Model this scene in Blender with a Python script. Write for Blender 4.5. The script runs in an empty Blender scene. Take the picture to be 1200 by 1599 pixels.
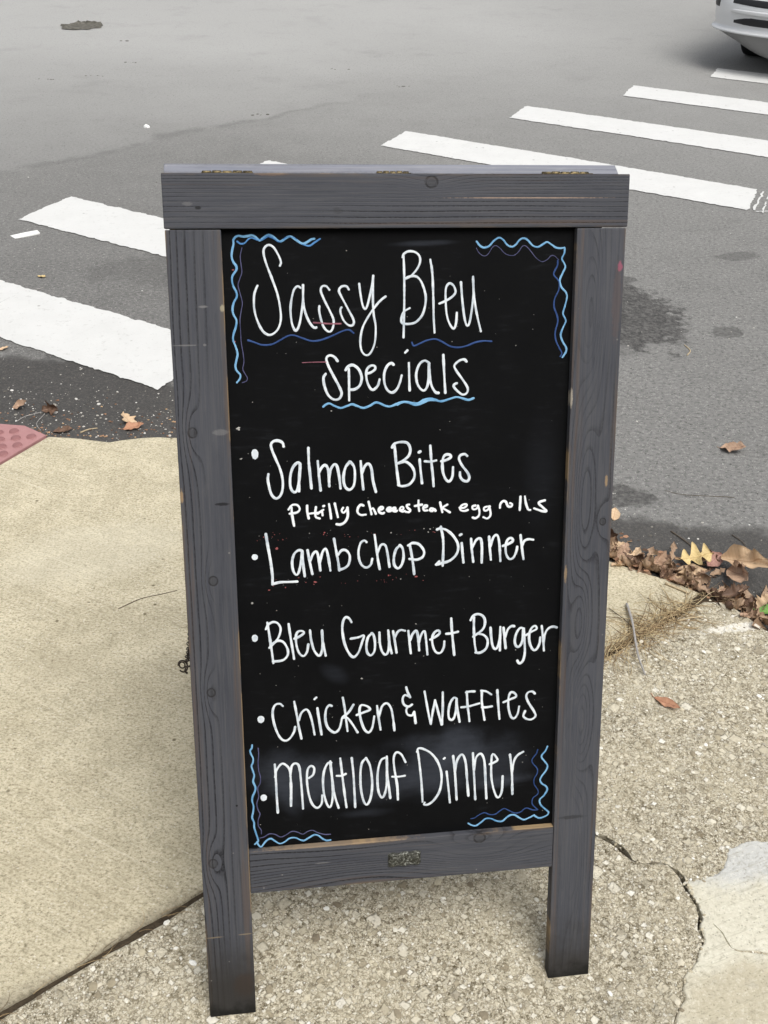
import bpy, bmesh, math, random
from mathutils import Matrix, Vector
from mathutils.geometry import delaunay_2d_cdt
R = math.radians
S = bpy.context.scene
col = S.collection
rng = random.Random(7)

# ------------------------------------------------------------------ camera
cam_d = bpy.data.cameras.new("camera")
cam = bpy.data.objects.new("camera", cam_d)
col.objects.link(cam)
cam_d.sensor_fit = 'VERTICAL'
cam_d.sensor_height = 36.0
cam_d.lens = 36.0 * 1600.0 / 1599.0
cam_d.clip_start = 0.02
cam_d.clip_end = 2000
cam.matrix_world = Matrix(((0.99978, -0.020995, 0.0, 0.0),
                           (0.011651, 0.554829, -0.831883, 0.0),
                           (0.017466, 0.831699, 0.554951, 1.54552),
                           (0, 0, 0, 1)))
S.camera = cam

# ------------------------------------------------------------------ sky and sun (bright overcast)
SUN_EL, SUN_AZ = R(60), R(150)          # azimuth clockwise from +Y: high, behind the viewer's right shoulder
w = bpy.data.worlds.new("World")
S.world = w
w.use_nodes = True
nt = w.node_tree
bg = nt.nodes["Background"]
sky = nt.nodes.new("ShaderNodeTexSky")
sky.sky_type = 'NISHITA'
sky.sun_disc = False
sky.sun_elevation = SUN_EL
sky.sun_rotation = SUN_AZ
sky.dust_density = 4.0
sky.air_density = 1.0
hs = nt.nodes.new("ShaderNodeHueSaturation")
hs.inputs["Saturation"].default_value = 0.22
nt.links.new(sky.outputs[0], hs.inputs["Color"])
nt.links.new(hs.outputs[0], bg.inputs["Color"])
bg.inputs["Strength"].default_value = 0.13
sun_d = bpy.data.lights.new("sun", 'SUN')
sun_d.energy = 1.3
sun_d.angle = R(40)
sun_d.color = (1.0, 0.97, 0.91)
sun = bpy.data.objects.new("sun", sun_d)
col.objects.link(sun)
sun.rotation_euler = Vector((-math.sin(SUN_AZ) * math.cos(SUN_EL), -math.cos(SUN_AZ) * math.cos(SUN_EL),
                             -math.sin(SUN_EL))).to_track_quat('-Z', 'Y').to_euler()
vs = S.view_settings
vs.view_transform = 'Standard'
vs.look = 'None'
vs.exposure = 0.55
vs.gamma = 1.0
vs.use_curve_mapping = False

# ------------------------------------------------------------------ object helpers
def tag(o, label=None, cat=None, group=None, kind=None):
    if label: o["label"] = label
    if cat: o["category"] = cat
    if group: o["group"] = group
    if kind: o["kind"] = kind
    return o

def mesh_obj(name, verts, faces, mat, parent=None, smooth=False):
    me = bpy.data.meshes.new(name)
    me.from_pydata([tuple(v) for v in verts], [], faces)
    me.validate()
    o = bpy.data.objects.new(name, me)
    col.objects.link(o)
    if mat: me.materials.append(mat)
    if smooth:
        for p in me.polygons: p.use_smooth = True
    if parent: o.parent = parent
    return o

def bm_obj(name, bm, mat, parent=None, smooth=False):
    me = bpy.data.meshes.new(name)
    bm.normal_update()
    bm.to_mesh(me); bm.free()
    o = bpy.data.objects.new(name, me)
    col.objects.link(o)
    if mat: me.materials.append(mat)
    if smooth:
        for p in me.polygons: p.use_smooth = True
    if parent: o.parent = parent
    return o

def empty(name, mw):
    o = bpy.data.objects.new(name, None)
    col.objects.link(o)
    o.matrix_world = mw
    o.empty_display_size = 0.1
    return o

def box(bm, x0, x1, y0, y1, z0, z1, bev=0.0, seg=2, jit=0.0):
    ret = bmesh.ops.create_cube(bm, size=1.0)
    vs_ = ret["verts"]
    for v in vs_:
        v.co = Vector((x0 + (v.co.x + .5) * (x1 - x0), y0 + (v.co.y + .5) * (y1 - y0), z0 + (v.co.z + .5) * (z1 - z0)))
        if jit: v.co += Vector((rng.uniform(-jit, jit), rng.uniform(-jit, jit), 0))
    if bev:
        es = list({e for v in vs_ for e in v.link_edges})
        bmesh.ops.bevel(bm, geom=es, offset=bev, segments=seg, profile=0.6, affect='EDGES')

def tube(pts, r, n=8, closed=False):
    """verts/faces of a tube along pts; r is a number or a list"""
    V, Fc = [], []
    pts = [Vector(p) for p in pts]
    N = len(pts)
    up = Vector((0.13, 0.31, 0.94))
    for i, p in enumerate(pts):
        a = pts[(i - 1) % N] if (closed or i > 0) else p
        b = pts[(i + 1) % N] if (closed or i < N - 1) else p
        t = (b - a).normalized()
        s = t.cross(up)
        if s.length < 1e-4: s = t.cross(Vector((1, 0, 0)))
        s.normalize(); q = s.cross(t)
        rr = r[i] if isinstance(r, (list, tuple)) else r
        for k in range(n):
            an = 2 * math.pi * k / n
            V.append(p + s * (rr * math.cos(an)) + q * (rr * math.sin(an)))
    for i in range(N if closed else N - 1):
        j = (i + 1) % N
        for k in range(n):
            Fc.append((i * n + k, i * n + (k + 1) % n, j * n + (k + 1) % n, j * n + k))
    if not closed:
        Fc.append(tuple(range(n - 1, -1, -1)))
        Fc.append(tuple((N - 1) * n + k for k in range(n)))
    return V, Fc

class Acc:
    """collects verts/faces of ONE object"""
    def __init__(s): s.V, s.F = [], []
    def add(s, V, Fc):
        b = len(s.V)
        s.V += [tuple(v) for v in V]
        s.F += [tuple(i + b for i in f) for f in Fc]
    def obj(s, name, mat, parent=None, smooth=False): return mesh_obj(name, s.V, s.F, mat, parent, smooth)

def vnoise(x, y, seed=0):
    """cheap smooth value noise -1..1"""
    def h(i, j):
        n = (i * 374761393 + j * 668265263 + seed * 974711) & 0xffffffff
        n = ((n ^ (n >> 13)) * 1274126177) & 0xffffffff
        return ((n ^ (n >> 16)) & 0xffff) / 32767.5 - 1
    i, j = math.floor(x), math.floor(y)
    fx, fy = x - i, y - j
    fx = fx * fx * (3 - 2 * fx); fy = fy * fy * (3 - 2 * fy)
    return (h(i, j) * (1 - fx) + h(i + 1, j) * fx) * (1 - fy) + (h(i, j + 1) * (1 - fx) + h(i + 1, j + 1) * fx) * fy

def sstep(a, b, x):
    t = max(0.0, min(1.0, (x - a) / (b - a)))
    return t * t * (3 - 2 * t)

# ------------------------------------------------------------------ node helpers
class X:
    """a node socket with arithmetic"""
    def __init__(s, g, k): s.g, s.k = g, k
    def __add__(s, o): return s.g.m('ADD', s, o)
    def __radd__(s, o): return s.g.m('ADD', o, s)
    def __sub__(s, o): return s.g.m('SUBTRACT', s, o)
    def __rsub__(s, o): return s.g.m('SUBTRACT', o, s)
    def __mul__(s, o): return s.g.m('MULTIPLY', s, o)
    def __rmul__(s, o): return s.g.m('MULTIPLY', o, s)
    def __truediv__(s, o): return s.g.m('DIVIDE', s, o)

class Mat:
    def __init__(s, name, rough=0.7, spec=0.5, metal=0.0):
        s.mat = bpy.data.materials.new(name)
        s.mat.use_nodes = True
        s.t = s.mat.node_tree
        s.b = s.t.nodes["Principled BSDF"]
        s.b.inputs["Roughness"].default_value = rough
        s.b.inputs["Specular IOR Level"].default_value = spec
        s.b.inputs["Metallic"].default_value = metal
    def n(s, typ, **kw):
        nd = s.t.nodes.new(typ)
        for k, v in kw.items(): setattr(nd, k, v)
        return nd
    def put(s, sock, v):
        if isinstance(v, X): s.t.links.new(v.k, sock)
        elif v is not None:
            if isinstance(v, (tuple, list)) and len(v) == 3 and sock.type == 'RGBA': v = (*v, 1)
            sock.default_value = v
    def m(s, op, a, b=None, c=None, clamp=False):
        nd = s.n("ShaderNodeMath", operation=op, use_clamp=clamp)
        s.put(nd.inputs[0], a)
        if b is not None: s.put(nd.inputs[1], b)
        if c is not None: s.put(nd.inputs[2], c)
        return X(s, nd.outputs[0])
    def obj(s): return X(s, s.n("ShaderNodeTexCoord").outputs["Object"])
    def xyz(s, v):
        nd = s.n("ShaderNodeSeparateXYZ"); s.put(nd.inputs[0], v)
        return [X(s, k) for k in nd.outputs]
    def vec(s, x, y, z=0.0):
        nd = s.n("ShaderNodeCombineXYZ")
        for i, q in enumerate((x, y, z)): s.put(nd.inputs[i], q)
        return X(s, nd.outputs[0])
    def vmath(s, op, a, b):
        nd = s.n("ShaderNodeVectorMath", operation=op)
        s.put(nd.inputs[0], a); s.put(nd.inputs[1], b)
        return X(s, nd.outputs[0])
    def noise(s, v, scale, detail=3.0, rough=0.55, dist=0.0, color=False):
        nd = s.n("ShaderNodeTexNoise")
        s.put(nd.inputs["Vector"], v)
        nd.inputs["Scale"].default_value = scale
        nd.inputs["Detail"].default_value = detail
        nd.inputs["Roughness"].default_value = rough
        nd.inputs["Distortion"].default_value = dist
        return X(s, nd.outputs["Color" if color else "Fac"])
    def voro(s, v, scale, feature='F1', rand=1.0, dist='EUCLIDEAN'):
        nd = s.n("ShaderNodeTexVoronoi", feature=feature, distance=dist)
        s.put(nd.inputs["Vector"], v)
        nd.inputs["Scale"].default_value = scale
        nd.inputs["Randomness"].default_value = rand
        return X(s, nd.outputs["Distance"]), (X(s, nd.outputs["Color"]) if feature == 'F1' else None)
    def sm(s, a, b, x):
        """smoothstep, also for a > b"""
        nd = s.n("ShaderNodeMapRange", interpolation_type='SMOOTHSTEP')
        inv = a > b
        s.put(nd.inputs["Value"], x)
        nd.inputs["From Min"].default_value = min(a, b); nd.inputs["From Max"].default_value = max(a, b)
        nd.inputs["To Min"].default_value = 1.0 if inv else 0.0
        nd.inputs["To Max"].default_value = 0.0 if inv else 1.0
        return X(s, nd.outputs["Result"])
    def mix(s, f, a, b, mode='MIX'):
        nd = s.n("ShaderNodeMix", data_type='RGBA', blend_type=mode)
        s.put(nd.inputs[0], f); s.put(nd.inputs[6], a); s.put(nd.inputs[7], b)
        return X(s, nd.outputs[2])
    def contrast(s, c, b, k):
        nd = s.n("ShaderNodeBrightContrast"); s.put(nd.inputs[0], c)
        nd.inputs[1].default_value = b; nd.inputs[2].default_value = k
        return X(s, nd.outputs[0])
    def sat(s, c, k, v=1.0):
        nd = s.n("ShaderNodeHueSaturation"); s.put(nd.inputs["Color"], c)
        nd.inputs["Saturation"].default_value = k; nd.inputs["Value"].default_value = v
        return X(s, nd.outputs[0])
    def ramp(s, f, stops, interp='LINEAR'):
        nd = s.n("ShaderNodeValToRGB"); s.put(nd.inputs[0], f)
        cr = nd.color_ramp; cr.interpolation = interp
        while len(cr.elements) < len(stops): cr.elements.new(0.5)
        for e, (p, c) in zip(cr.elements, stops):
            e.position = p; e.color = (*c, 1)
        return X(s, nd.outputs[0])
    def blob(s, x, y, cx, cy, rx, ry, rot=0.0, wob=None, soft=0.25):
        """1 inside an uneven ellipse"""
        ca, sa = math.cos(rot), math.sin(rot)
        dx, dy = x - cx, y - cy
        p = (dx * ca + dy * sa) / rx
        q = (dy * ca - dx * sa) / ry
        d = s.m('SQRT', p * p + q * q)
        if wob is not None: d = d + wob
        return s.sm(1 + soft, 1 - soft, d)
    def out(s, color=None, rough=None, bump=None, strength=0.5, dist=0.002):
        if color is not None: s.put(s.b.inputs["Base Color"], color)
        if rough is not None: s.put(s.b.inputs["Roughness"], rough)
        if bump is not None:
            nd = s.n("ShaderNodeBump")
            nd.inputs["Strength"].default_value = strength
            nd.inputs["Distance"].default_value = dist
            s.put(nd.inputs["Height"], bump)
            s.t.links.new(nd.outputs[0], s.b.inputs["Normal"])
        return s.mat

def plain(name, color, rough=0.7, spec=0.5, metal=0.0, var=0.15, scale=60, bump=0.0):
    g = Mat(name, rough, spec, metal)
    n_ = g.noise(g.obj(), scale, 3)
    lo = tuple(c * (1 - var) for c in color); hi = tuple(min(1, c * (1 + var)) for c in color)
    return g.out(g.mix(n_, lo, hi), None, n_ if bump else None, bump)
# ------------------------------------------------------------------ materials of the setting
def m_asphalt():
    g = Mat("asphalt", 0.8, 0.35)
    p = g.obj(); x, y, z = g.xyz(p)
    big = g.noise(p, 0.55, 3); mid = g.noise(p, 4.0, 4, 0.6); fine = g.noise(p, 90, 3, 0.6)
    vd, vc = g.voro(p, 170); cr = g.xyz(vc)[0]
    vd2, vc2 = g.voro(p, 75); cr2 = g.xyz(vc2)[1]
    wob = (mid - 0.5) * 1.3 + (g.noise(p, 17, 4, 0.7) - 0.5) * 1.5
    # grazing sheen painted in as paler asphalt further out, a ragged seam between two lays of asphalt at the left
    sd = (y - 5.55) * 0.72 - (x + 2.09) * 0.70 + (mid - 0.5) * 0.22 + (g.noise(p, 1.1, 2) - 0.5) * 0.5
    left = g.sm(0.3, -1.0, x)
    far = g.sm(-0.05, 0.07, sd) * left
    far_sheen = g.sm(3.2, 8.2, y + (big - 0.5) * 2.2 - x * 0.25)
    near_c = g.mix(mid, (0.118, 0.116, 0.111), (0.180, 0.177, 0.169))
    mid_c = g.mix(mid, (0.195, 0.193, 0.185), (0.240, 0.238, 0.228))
    c = g.mix(g.m('ADD', far_sheen * 0.85, g.sm(-1.2, 0.7, x) * 0.55, clamp=True), near_c, mid_c)
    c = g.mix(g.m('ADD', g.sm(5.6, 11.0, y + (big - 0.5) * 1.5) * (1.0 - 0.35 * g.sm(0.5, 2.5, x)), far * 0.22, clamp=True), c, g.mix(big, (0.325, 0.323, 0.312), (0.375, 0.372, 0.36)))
    seam = g.sm(0.075, 0.0, g.m('ABSOLUTE', sd)) * g.sm(0.35, 0.6, g.noise(p, 6, 3)) * left
    c = g.mix(seam * 0.45, c, (0.11, 0.108, 0.104))
    # wheel scuffs, small dark flecks and bald patches
    fl = g.noise(g.vec(x * 9.0, y * 16.0, 2.0), 1.0, 5, 0.75)
    c = g.mix(g.sm(0.60, 0.74, fl) * 0.38, c, (0.085, 0.083, 0.079))
    c = g.mix(g.sm(0.42, 0.28, fl) * 0.22, c, (0.31, 0.306, 0.29))
    bl = g.noise(p, 2.3, 5, 0.7)
    c = g.mix(g.sm(0.54, 0.70, bl) * 0.26 * (1.0 - far_sheen * 0.7), c, (0.10, 0.098, 0.093))
    st = g.noise(g.vec(x * 60.0, y * 75.0, 4.0), 1.0, 4, 0.8)
    c = g.mix(g.sm(0.50, 0.64, st) * (0.62 - far_sheen * 0.42), c, (0.060, 0.059, 0.056))
    c = g.mix(g.sm(0.46, 0.34, st) * (0.5 - far_sheen * 0.3), c, (0.36, 0.355, 0.34))
    cd, cc_ = g.voro(g.vec(x + (mid - .5) * .5, y + (bl - .5) * .6, 0.0), 0.55, 'DISTANCE_TO_EDGE')
    c = g.mix(g.sm(0.0045, 0.0015, cd) * g.sm(0.45, 0.6, g.noise(p, 1.9, 3)) * 0.3 * (1.0 - far_sheen), c, (0.06, 0.058, 0.055))
    # stone speckle
    speck = g.sm(0.45, 0.25, vd) * g.sm(0.72, 0.95, cr)
    c = g.mix(speck * (0.65 - far * 0.35), c, (0.42, 0.41, 0.38))
    dk = g.sm(0.42, 0.22, vd) * g.sm(0.28, 0.08, cr)
    c = g.mix(dk * (0.75 - far * 0.45), c, (0.055, 0.054, 0.052))
    pits = g.sm(0.34, 0.12, vd2) * g.sm(0.86, 0.97, cr2)
    c = g.mix(pits * 0.8, c, (0.045, 0.043, 0.04))
    c = g.mix(g.sm(0.55, 0.75, g.noise(p, 1.7, 4, 0.65)) * 0.18, c, (0.10, 0.098, 0.094))
    # oil stains and dark rough patches
    dark = None
    for (bx, by, rx, ry, rt, k) in ((0.93, 3.78, 0.21, 0.32, 0.2, .95), (1.28, 3.6, 0.07, 0.055, 0.3, .6), (0.63, 2.44, 0.12, 0.065, 0.0, .8),
                                    (-1.05, 3.0, 0.42, 0.2, -0.35, .75), (0.55, 3.5, 0.35, 0.2, 0.1, .5), (0.98, 4.12, 0.06, 0.05, 0, .7),
                                    (-0.75, 4.25, 0.5, 0.22, 0.5, .3), (1.55, 4.45, 0.10, 0.05, .4, .5), (1.05, 3.62, .05, .03, 0, .6)):
        b = g.blob(x, y, bx, by, rx, ry, rt, wob, 0.14) * k
        dark = b if dark is None else g.m('MAXIMUM', dark, b)
    # dirt washed along the kerb
    bound = 3.24 - 0.572 * g.m('MINIMUM', g.m('MAXIMUM', x + 1.0, 0.0), 1.62) - 0.12 * g.m('MAXIMUM', x - 0.62, 0.0)
    kerb = g.sm(-0.035, 0.02, bound - y + (mid - 0.5) * 0.20 + (g.noise(p, 20, 3) - .5) * 0.06)
    grain = g.noise(p, 140, 4, 0.7)
    soil = g.mix(g.sm(0.45, 0.8, grain), (0.048, 0.046, 0.044), (0.125, 0.115, 0.102))
    g2 = g.noise(p, 70, 4, 0.75)
    c = g.mix(dark, c, g.mix(g.sm(0.35, 0.7, g2), (0.032, 0.031, 0.030), (0.13, 0.126, 0.12)))
    c = g.mix(kerb * 0.9, c, soil)
    hgt = fine * 0.5 + g.sm(0.6, 0.0, vd) * 0.6 - pits * 1.2 + grain * 0.3
    return g.out(c, 0.72 + fine * 0.2, hgt, 0.55, 0.004)

def m_paint():
    g = Mat("road_paint", 0.6, 0.4)
    p = g.obj()
    n1 = g.noise(p, 7, 4, 0.6); n2 = g.noise(p, 130, 3, 0.65)
    c = g.mix(n1, (0.56, 0.56, 0.545), (0.66, 0.66, 0.645))
    c = g.mix(g.sm(0.62, 0.78, g.noise(p, 3.0, 5, 0.7)) * 0.30, c, (0.62, 0.60, 0.55))
    vd, vc = g.voro(p, 26)
    c = g.mix(g.sm(0.22, 0.1, vd) * g.sm(0.93, 0.97, g.xyz(vc)[0]) * 0.8, c, (0.22, 0.215, 0.2))
    w1 = g.noise(p, 38, 5, .8)
    c = g.mix(g.sm(0.56, 0.68, w1) * 0.5, c, (0.40, 0.395, 0.375))
    c = g.mix(g.sm(0.66, 0.72, g.noise(p, 75, 4, .8)) * 0.7, c, (0.22, 0.215, 0.205))
    x, y, z = g.xyz(p)
    tr = g.noise(g.vec((x * .5 + y * .86) * 1.2, (x * .86 - y * .5) * 9.0, 0.0), 1.0, 4, .7)
    c = g.mix(g.sm(0.58, 0.78, tr) * 0.25, c, (0.36, 0.355, 0.34))
    return g.out(c, None, n2 + w1, 0.5, 0.003)

def m_concrete():
    g = Mat("concrete", 0.85, 0.3)
    p = g.obj(); x, y, z = g.xyz(p)
    mid = g.noise(p, 5, 5, 0.62); fine = g.noise(p, 160, 4, 0.7); big = g.noise(p, 1.3, 3)
    c = g.mix(big, (0.54, 0.475, 0.325), (0.62, 0.555, 0.395))
    c = g.mix(g.sm(0.35, 0.7, mid) * 0.4, c, (0.70, 0.63, 0.45))
    c = g.mix(g.sm(0.62, 0.42, g.noise(p, 9, 5, 0.7)) * 0.24, c, (0.29, 0.252, 0.17))
    # broomed texture, lines across the slab
    u = x * 0.88 - y * 0.47; v = x * 0.47 + y * 0.88
    br = g.noise(g.vec(u * 5.0, v * 330.0, 0.0), 1.0, 3, 0.6)
    br2 = g.noise(g.vec(u * 14.0, v * 700.0, 3.0), 1.0, 2, 0.6)
    where = g.sm(0.38, 0.6, g.noise(p, 3.1, 3))
    c = g.mix(g.sm(0.54, 0.70, br) * 0.40 * where, c, (0.30, 0.265, 0.19))
    c = g.mix(g.sm(0.55, 0.72, br2) * 0.32, c, (0.32, 0.285, 0.21))
    pd, pc = g.voro(g.vec(x * 0.85, y * 1.1, z), 210)
    pr = g.xyz(pc)[0]
    sp = g.noise(g.vec(x * 150.0, y * 210.0, 1.0), 1.0, 4, 0.8)
    c = g.mix(g.sm(0.49, 0.62, sp) * 0.62, c, (0.225, 0.198, 0.135))
    c = g.mix(g.sm(0.45, 0.34, sp) * 0.5, c, (0.72, 0.665, 0.52))
    sp2 = g.noise(g.vec(x * 45.0, y * 62.0, 7.0), 1.0, 5, 0.8)
    c = g.mix(g.sm(0.51, 0.64, sp2) * 0.38, c, (0.265, 0.233, 0.162))
    c = g.mix(g.sm(0.5, 0.2, pd) * g.sm(0.80, 0.95, pr) * 0.5, c, (0.17, 0.145, 0.10))
    c = g.mix(g.sm(0.5, 0.2, pd) * g.sm(0.18, 0.05, pr) * 0.5, c, (0.74, 0.70, 0.60))
    c = g.mix(g.sm(0.52, 0.72, fine) * 0.45, c, (0.235, 0.205, 0.14))
    d2, c2 = g.voro(p, 28)
    c = g.mix(g.sm(0.16, 0.06, d2) * g.sm(0.88, 0.93, g.xyz(c2)[1]) * 0.7, c, (0.10, 0.085, 0.06))
    lin = g.noise(g.vec(u * 2.2, v * 95.0, 11.0), 1.0, 4, 0.7)
    c = g.mix(g.sm(0.55, 0.70, lin) * 0.38 * where, c, (0.30, 0.262, 0.18))
    c = g.mix(g.sm(0.45, 0.32, lin) * 0.30 * where, c, (0.78, 0.72, 0.56))
    c = g.mix(g.sm(0.52, 0.72, g.noise(p, 2.2, 4, .65)) * 0.30, c, (0.36, 0.315, 0.22))
    c = g.sat(g.contrast(c, 0.0, 0.20), 0.80, 0.97)
    # faint old stain and darker swept-up dirt along the slab joint (line 0.884 -> 1.113)
    jd = (y - 0.883) * 0.785 - (x + 0.58) * 0.62
    jn = jd + (g.noise(p, 9, 4, .6) - .5) * 0.05
    c = g.mix(g.sm(0.032, -0.004, jn) * 0.62, c, (0.15, 0.132, 0.10))
    blob = g.blob(x, y, -0.72, 2.1, 0.22, 0.12, 0.4, (mid - .5) * 1.2, 0.3)
    c = g.mix(blob * 0.25, c, (0.63, 0.59, 0.47))
    hgt = br * 0.7 + br2 * 0.4 + fine * 0.8 - g.sm(0.5, 0.2, pd) * g.sm(0.8, 0.95, pr)
    return g.out(c, None, hgt, 0.4, 0.002)

def m_pebble():
    g = Mat("exposed_pebble_concrete", 0.85, 0.3)
    p0 = g.obj(); x, y, z = g.xyz(p0)
    wv = g.noise(p0, 45, 2, 0.5, 0, True)
    p = g.vmath('ADD', p0, g.vmath('MULTIPLY', g.vmath('SUBTRACT', wv, (0.5, 0.5, 0.5)), (0.014, 0.014, 0.0)))
    mid = g.noise(p0, 6, 4, 0.6); sand = g.noise(p0, 330, 4, 0.75); s2 = g.noise(p0, 85, 4, 0.7)
    c = g.mix(g.sm(0.35, 0.68, sand), (0.19, 0.163, 0.112), (0.58, 0.52, 0.385))
    c = g.mix(g.sm(0.42, 0.75, s2) * 0.6, c, (0.58, 0.52, 0.38))
    c = g.mix(g.sm(0.50, 0.34, s2) * 0.75, c, (0.105, 0.09, 0.065))
    s3 = g.noise(p0, 150, 4, 0.8)
    c = g.mix(g.sm(0.50, 0.62, s3) * 0.6, c, (0.09, 0.077, 0.056))
    c = g.mix(g.sm(0.45, 0.36, s3) * 0.55, c, (0.68, 0.635, 0.51))
    hgt = sand * 0.25
    stones = [(0.0, (0.22, 0.18, 0.12)), (0.25, (0.42, 0.37, 0.26)), (0.5, (0.56, 0.505, 0.375)), (0.75, (0.63, 0.58, 0.45)), (0.92, (0.70, 0.665, 0.56)), (1.0, (0.82, 0.80, 0.74))]
    for sc, lo, hi, k in ((330, 0.48, 0.62, .4), (190, 0.54, 0.65, .6), (102, 0.56, 0.66, .8), (60, 0.74, 0.80, .9), (38, 0.91, 0.94, 1.0)):
        d, vc = g.voro(p, sc, 'F1', 1.0, 'MANHATTAN' if sc != 190 else 'EUCLIDEAN')
        r, r2, r3 = g.xyz(vc)
        on = g.sm(lo, hi, r)
        e_ = 0.16 if sc != 190 else 0.0
        shape = g.sm(0.50 + e_, 0.38 + e_, d + (sand - 0.5) * 0.35) * on
        ring = g.sm(0.60 + e_, 0.50 + e_, d) * on
        c = g.mix(ring * 0.30, c, (0.10, 0.083, 0.055))
        tone = g.mix(g.noise(p0, 190, 3, .6) * 0.5, g.ramp(r2, stones), g.ramp(r3, stones))
        c = g.mix(shape * 0.84, c, tone)
        hgt = hgt + shape * k
    c = g.sat(g.contrast(c, 0.03, 0.24), 0.76, 1.10)
    c = g.mix(g.sm(0.50, 0.74, g.noise(p0, 3.4, 5, .7)) * 0.42, c, (0.19, 0.17, 0.13))
    c = g.mix(g.sm(0.6, 0.35, mid) * 0.22, c, (0.60, 0.535, 0.385))
    c = g.mix(g.blob(x, y, 0.845, 1.872, 0.085, 0.013, 0.22, (s2 - .5) * 2.6, 0.3) * 0.8, c, (0.80, 0.77, 0.69))
    return g.out(c, None, hgt, 0.7, 0.0045)

def m_patch():
    g = Mat("cement_patch_grey", 0.85, 0.3)
    p = g.obj(); x, y, z = g.xyz(p)
    mid = g.noise(p, 12, 5, 0.65); fine = g.noise(p, 210, 4, 0.7)
    c = g.mix(mid, (0.57, 0.54, 0.43), (0.68, 0.65, 0.535))
    grey = g.sm(0.0, 0.05, y - 1.135 + (mid - .5) * .1)
    c = g.mix(grey, c, (0.53, 0.53, 0.505))
    warm = g.blob(x, y, 0.60, 0.93, 0.13, 0.07, 0.3, (mid - .5) * 1.4, .4)
    c = g.mix(warm * 0.45, c, (0.36, 0.29, 0.17))
    d2, c2 = g.voro(p, 260)
    c = g.mix(g.sm(0.5, 0.25, d2) * g.sm(0.78, 0.95, g.xyz(c2)[0]) * 0.55, c, (0.22, 0.20, 0.15))
    c = g.mix(g.sm(0.55, 0.70, g.noise(p, 55, 5, .7)) * 0.18, c, (0.40, 0.37, 0.28))
    c = g.mix(g.sm(0.57, 0.66, g.noise(p, 17, 5, .7)) * 0.28, c, (0.48, 0.46, 0.40))
    gr = g.noise(p, 130, 4, .8)
    c = g.mix(g.sm(.54, .66, gr) * .38, c, (0.34, 0.31, 0.22))
    c = g.mix(g.sm(.46, .36, gr) * .35, c, (0.82, 0.80, 0.70))
    u = x * 0.92 + y * 0.39; v = y * 0.92 - x * 0.39
    br = g.noise(g.vec(u * 8.0, v * 260.0, 0.0), 1.0, 3, 0.6)
    c = g.mix(g.sm(0.55, 0.68, br) * 0.42, c, (0.36, 0.33, 0.25))
    return g.out(c, None, fine * 0.8 + br * 0.6 + mid * 1.2 + g.noise(p, 55, 5, .7) * 0.5 - g.sm(.54, .66, gr) * .6, 0.5, 0.003)

def m_soil():
    g = Mat("joint_soil_dark", 0.95, 0.1)
    p = g.obj()
    n1 = g.noise(p, 120, 4, .7)
    return g.out(g.mix(n1, (0.022, 0.017, 0.012), (0.11, 0.085, 0.058)), None, n1, 1.0, 0.006)

def m_tactile():
    g = Mat("red_tactile_surface", 0.75, 0.35)
    p = g.obj(); n1 = g.noise(p, 30, 4, .6); n2 = g.noise(p, 260, 3, .6)
    c = g.mix(n1, (0.33, 0.165, 0.165), (0.43, 0.235, 0.23))
    z_ = g.xyz(p)[2] + g.xyz(p)[0] * 0.0113
    c = g.mix(g.sm(0.0030, 0.0060, z_) * .75, c, (0.22, 0.095, 0.095))
    c = g.mix(g.sm(.55, .8, n2) * .35, c, (0.20, 0.08, 0.08))
    return g.out(c, None, n2, 0.3, 0.002)

def m_island(name, stops, rough=0.75, spec=0.4, scale=120, trans=0.0):
    g = Mat(name, rough, spec)
    nd = g.n("ShaderNodeNewGeometry")
    r = X(g, nd.outputs["Random Per Island"])
    c = g.ramp(r, stops)
    n_ = g.noise(g.obj(), scale, 3, .6)
    c = g.mix(0.35, c, g.mix(n_, (0, 0, 0), (1, 1, 1)), 'SOFT_LIGHT')
    return g.out(c, None, n_, 0.25, 0.002)

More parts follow.
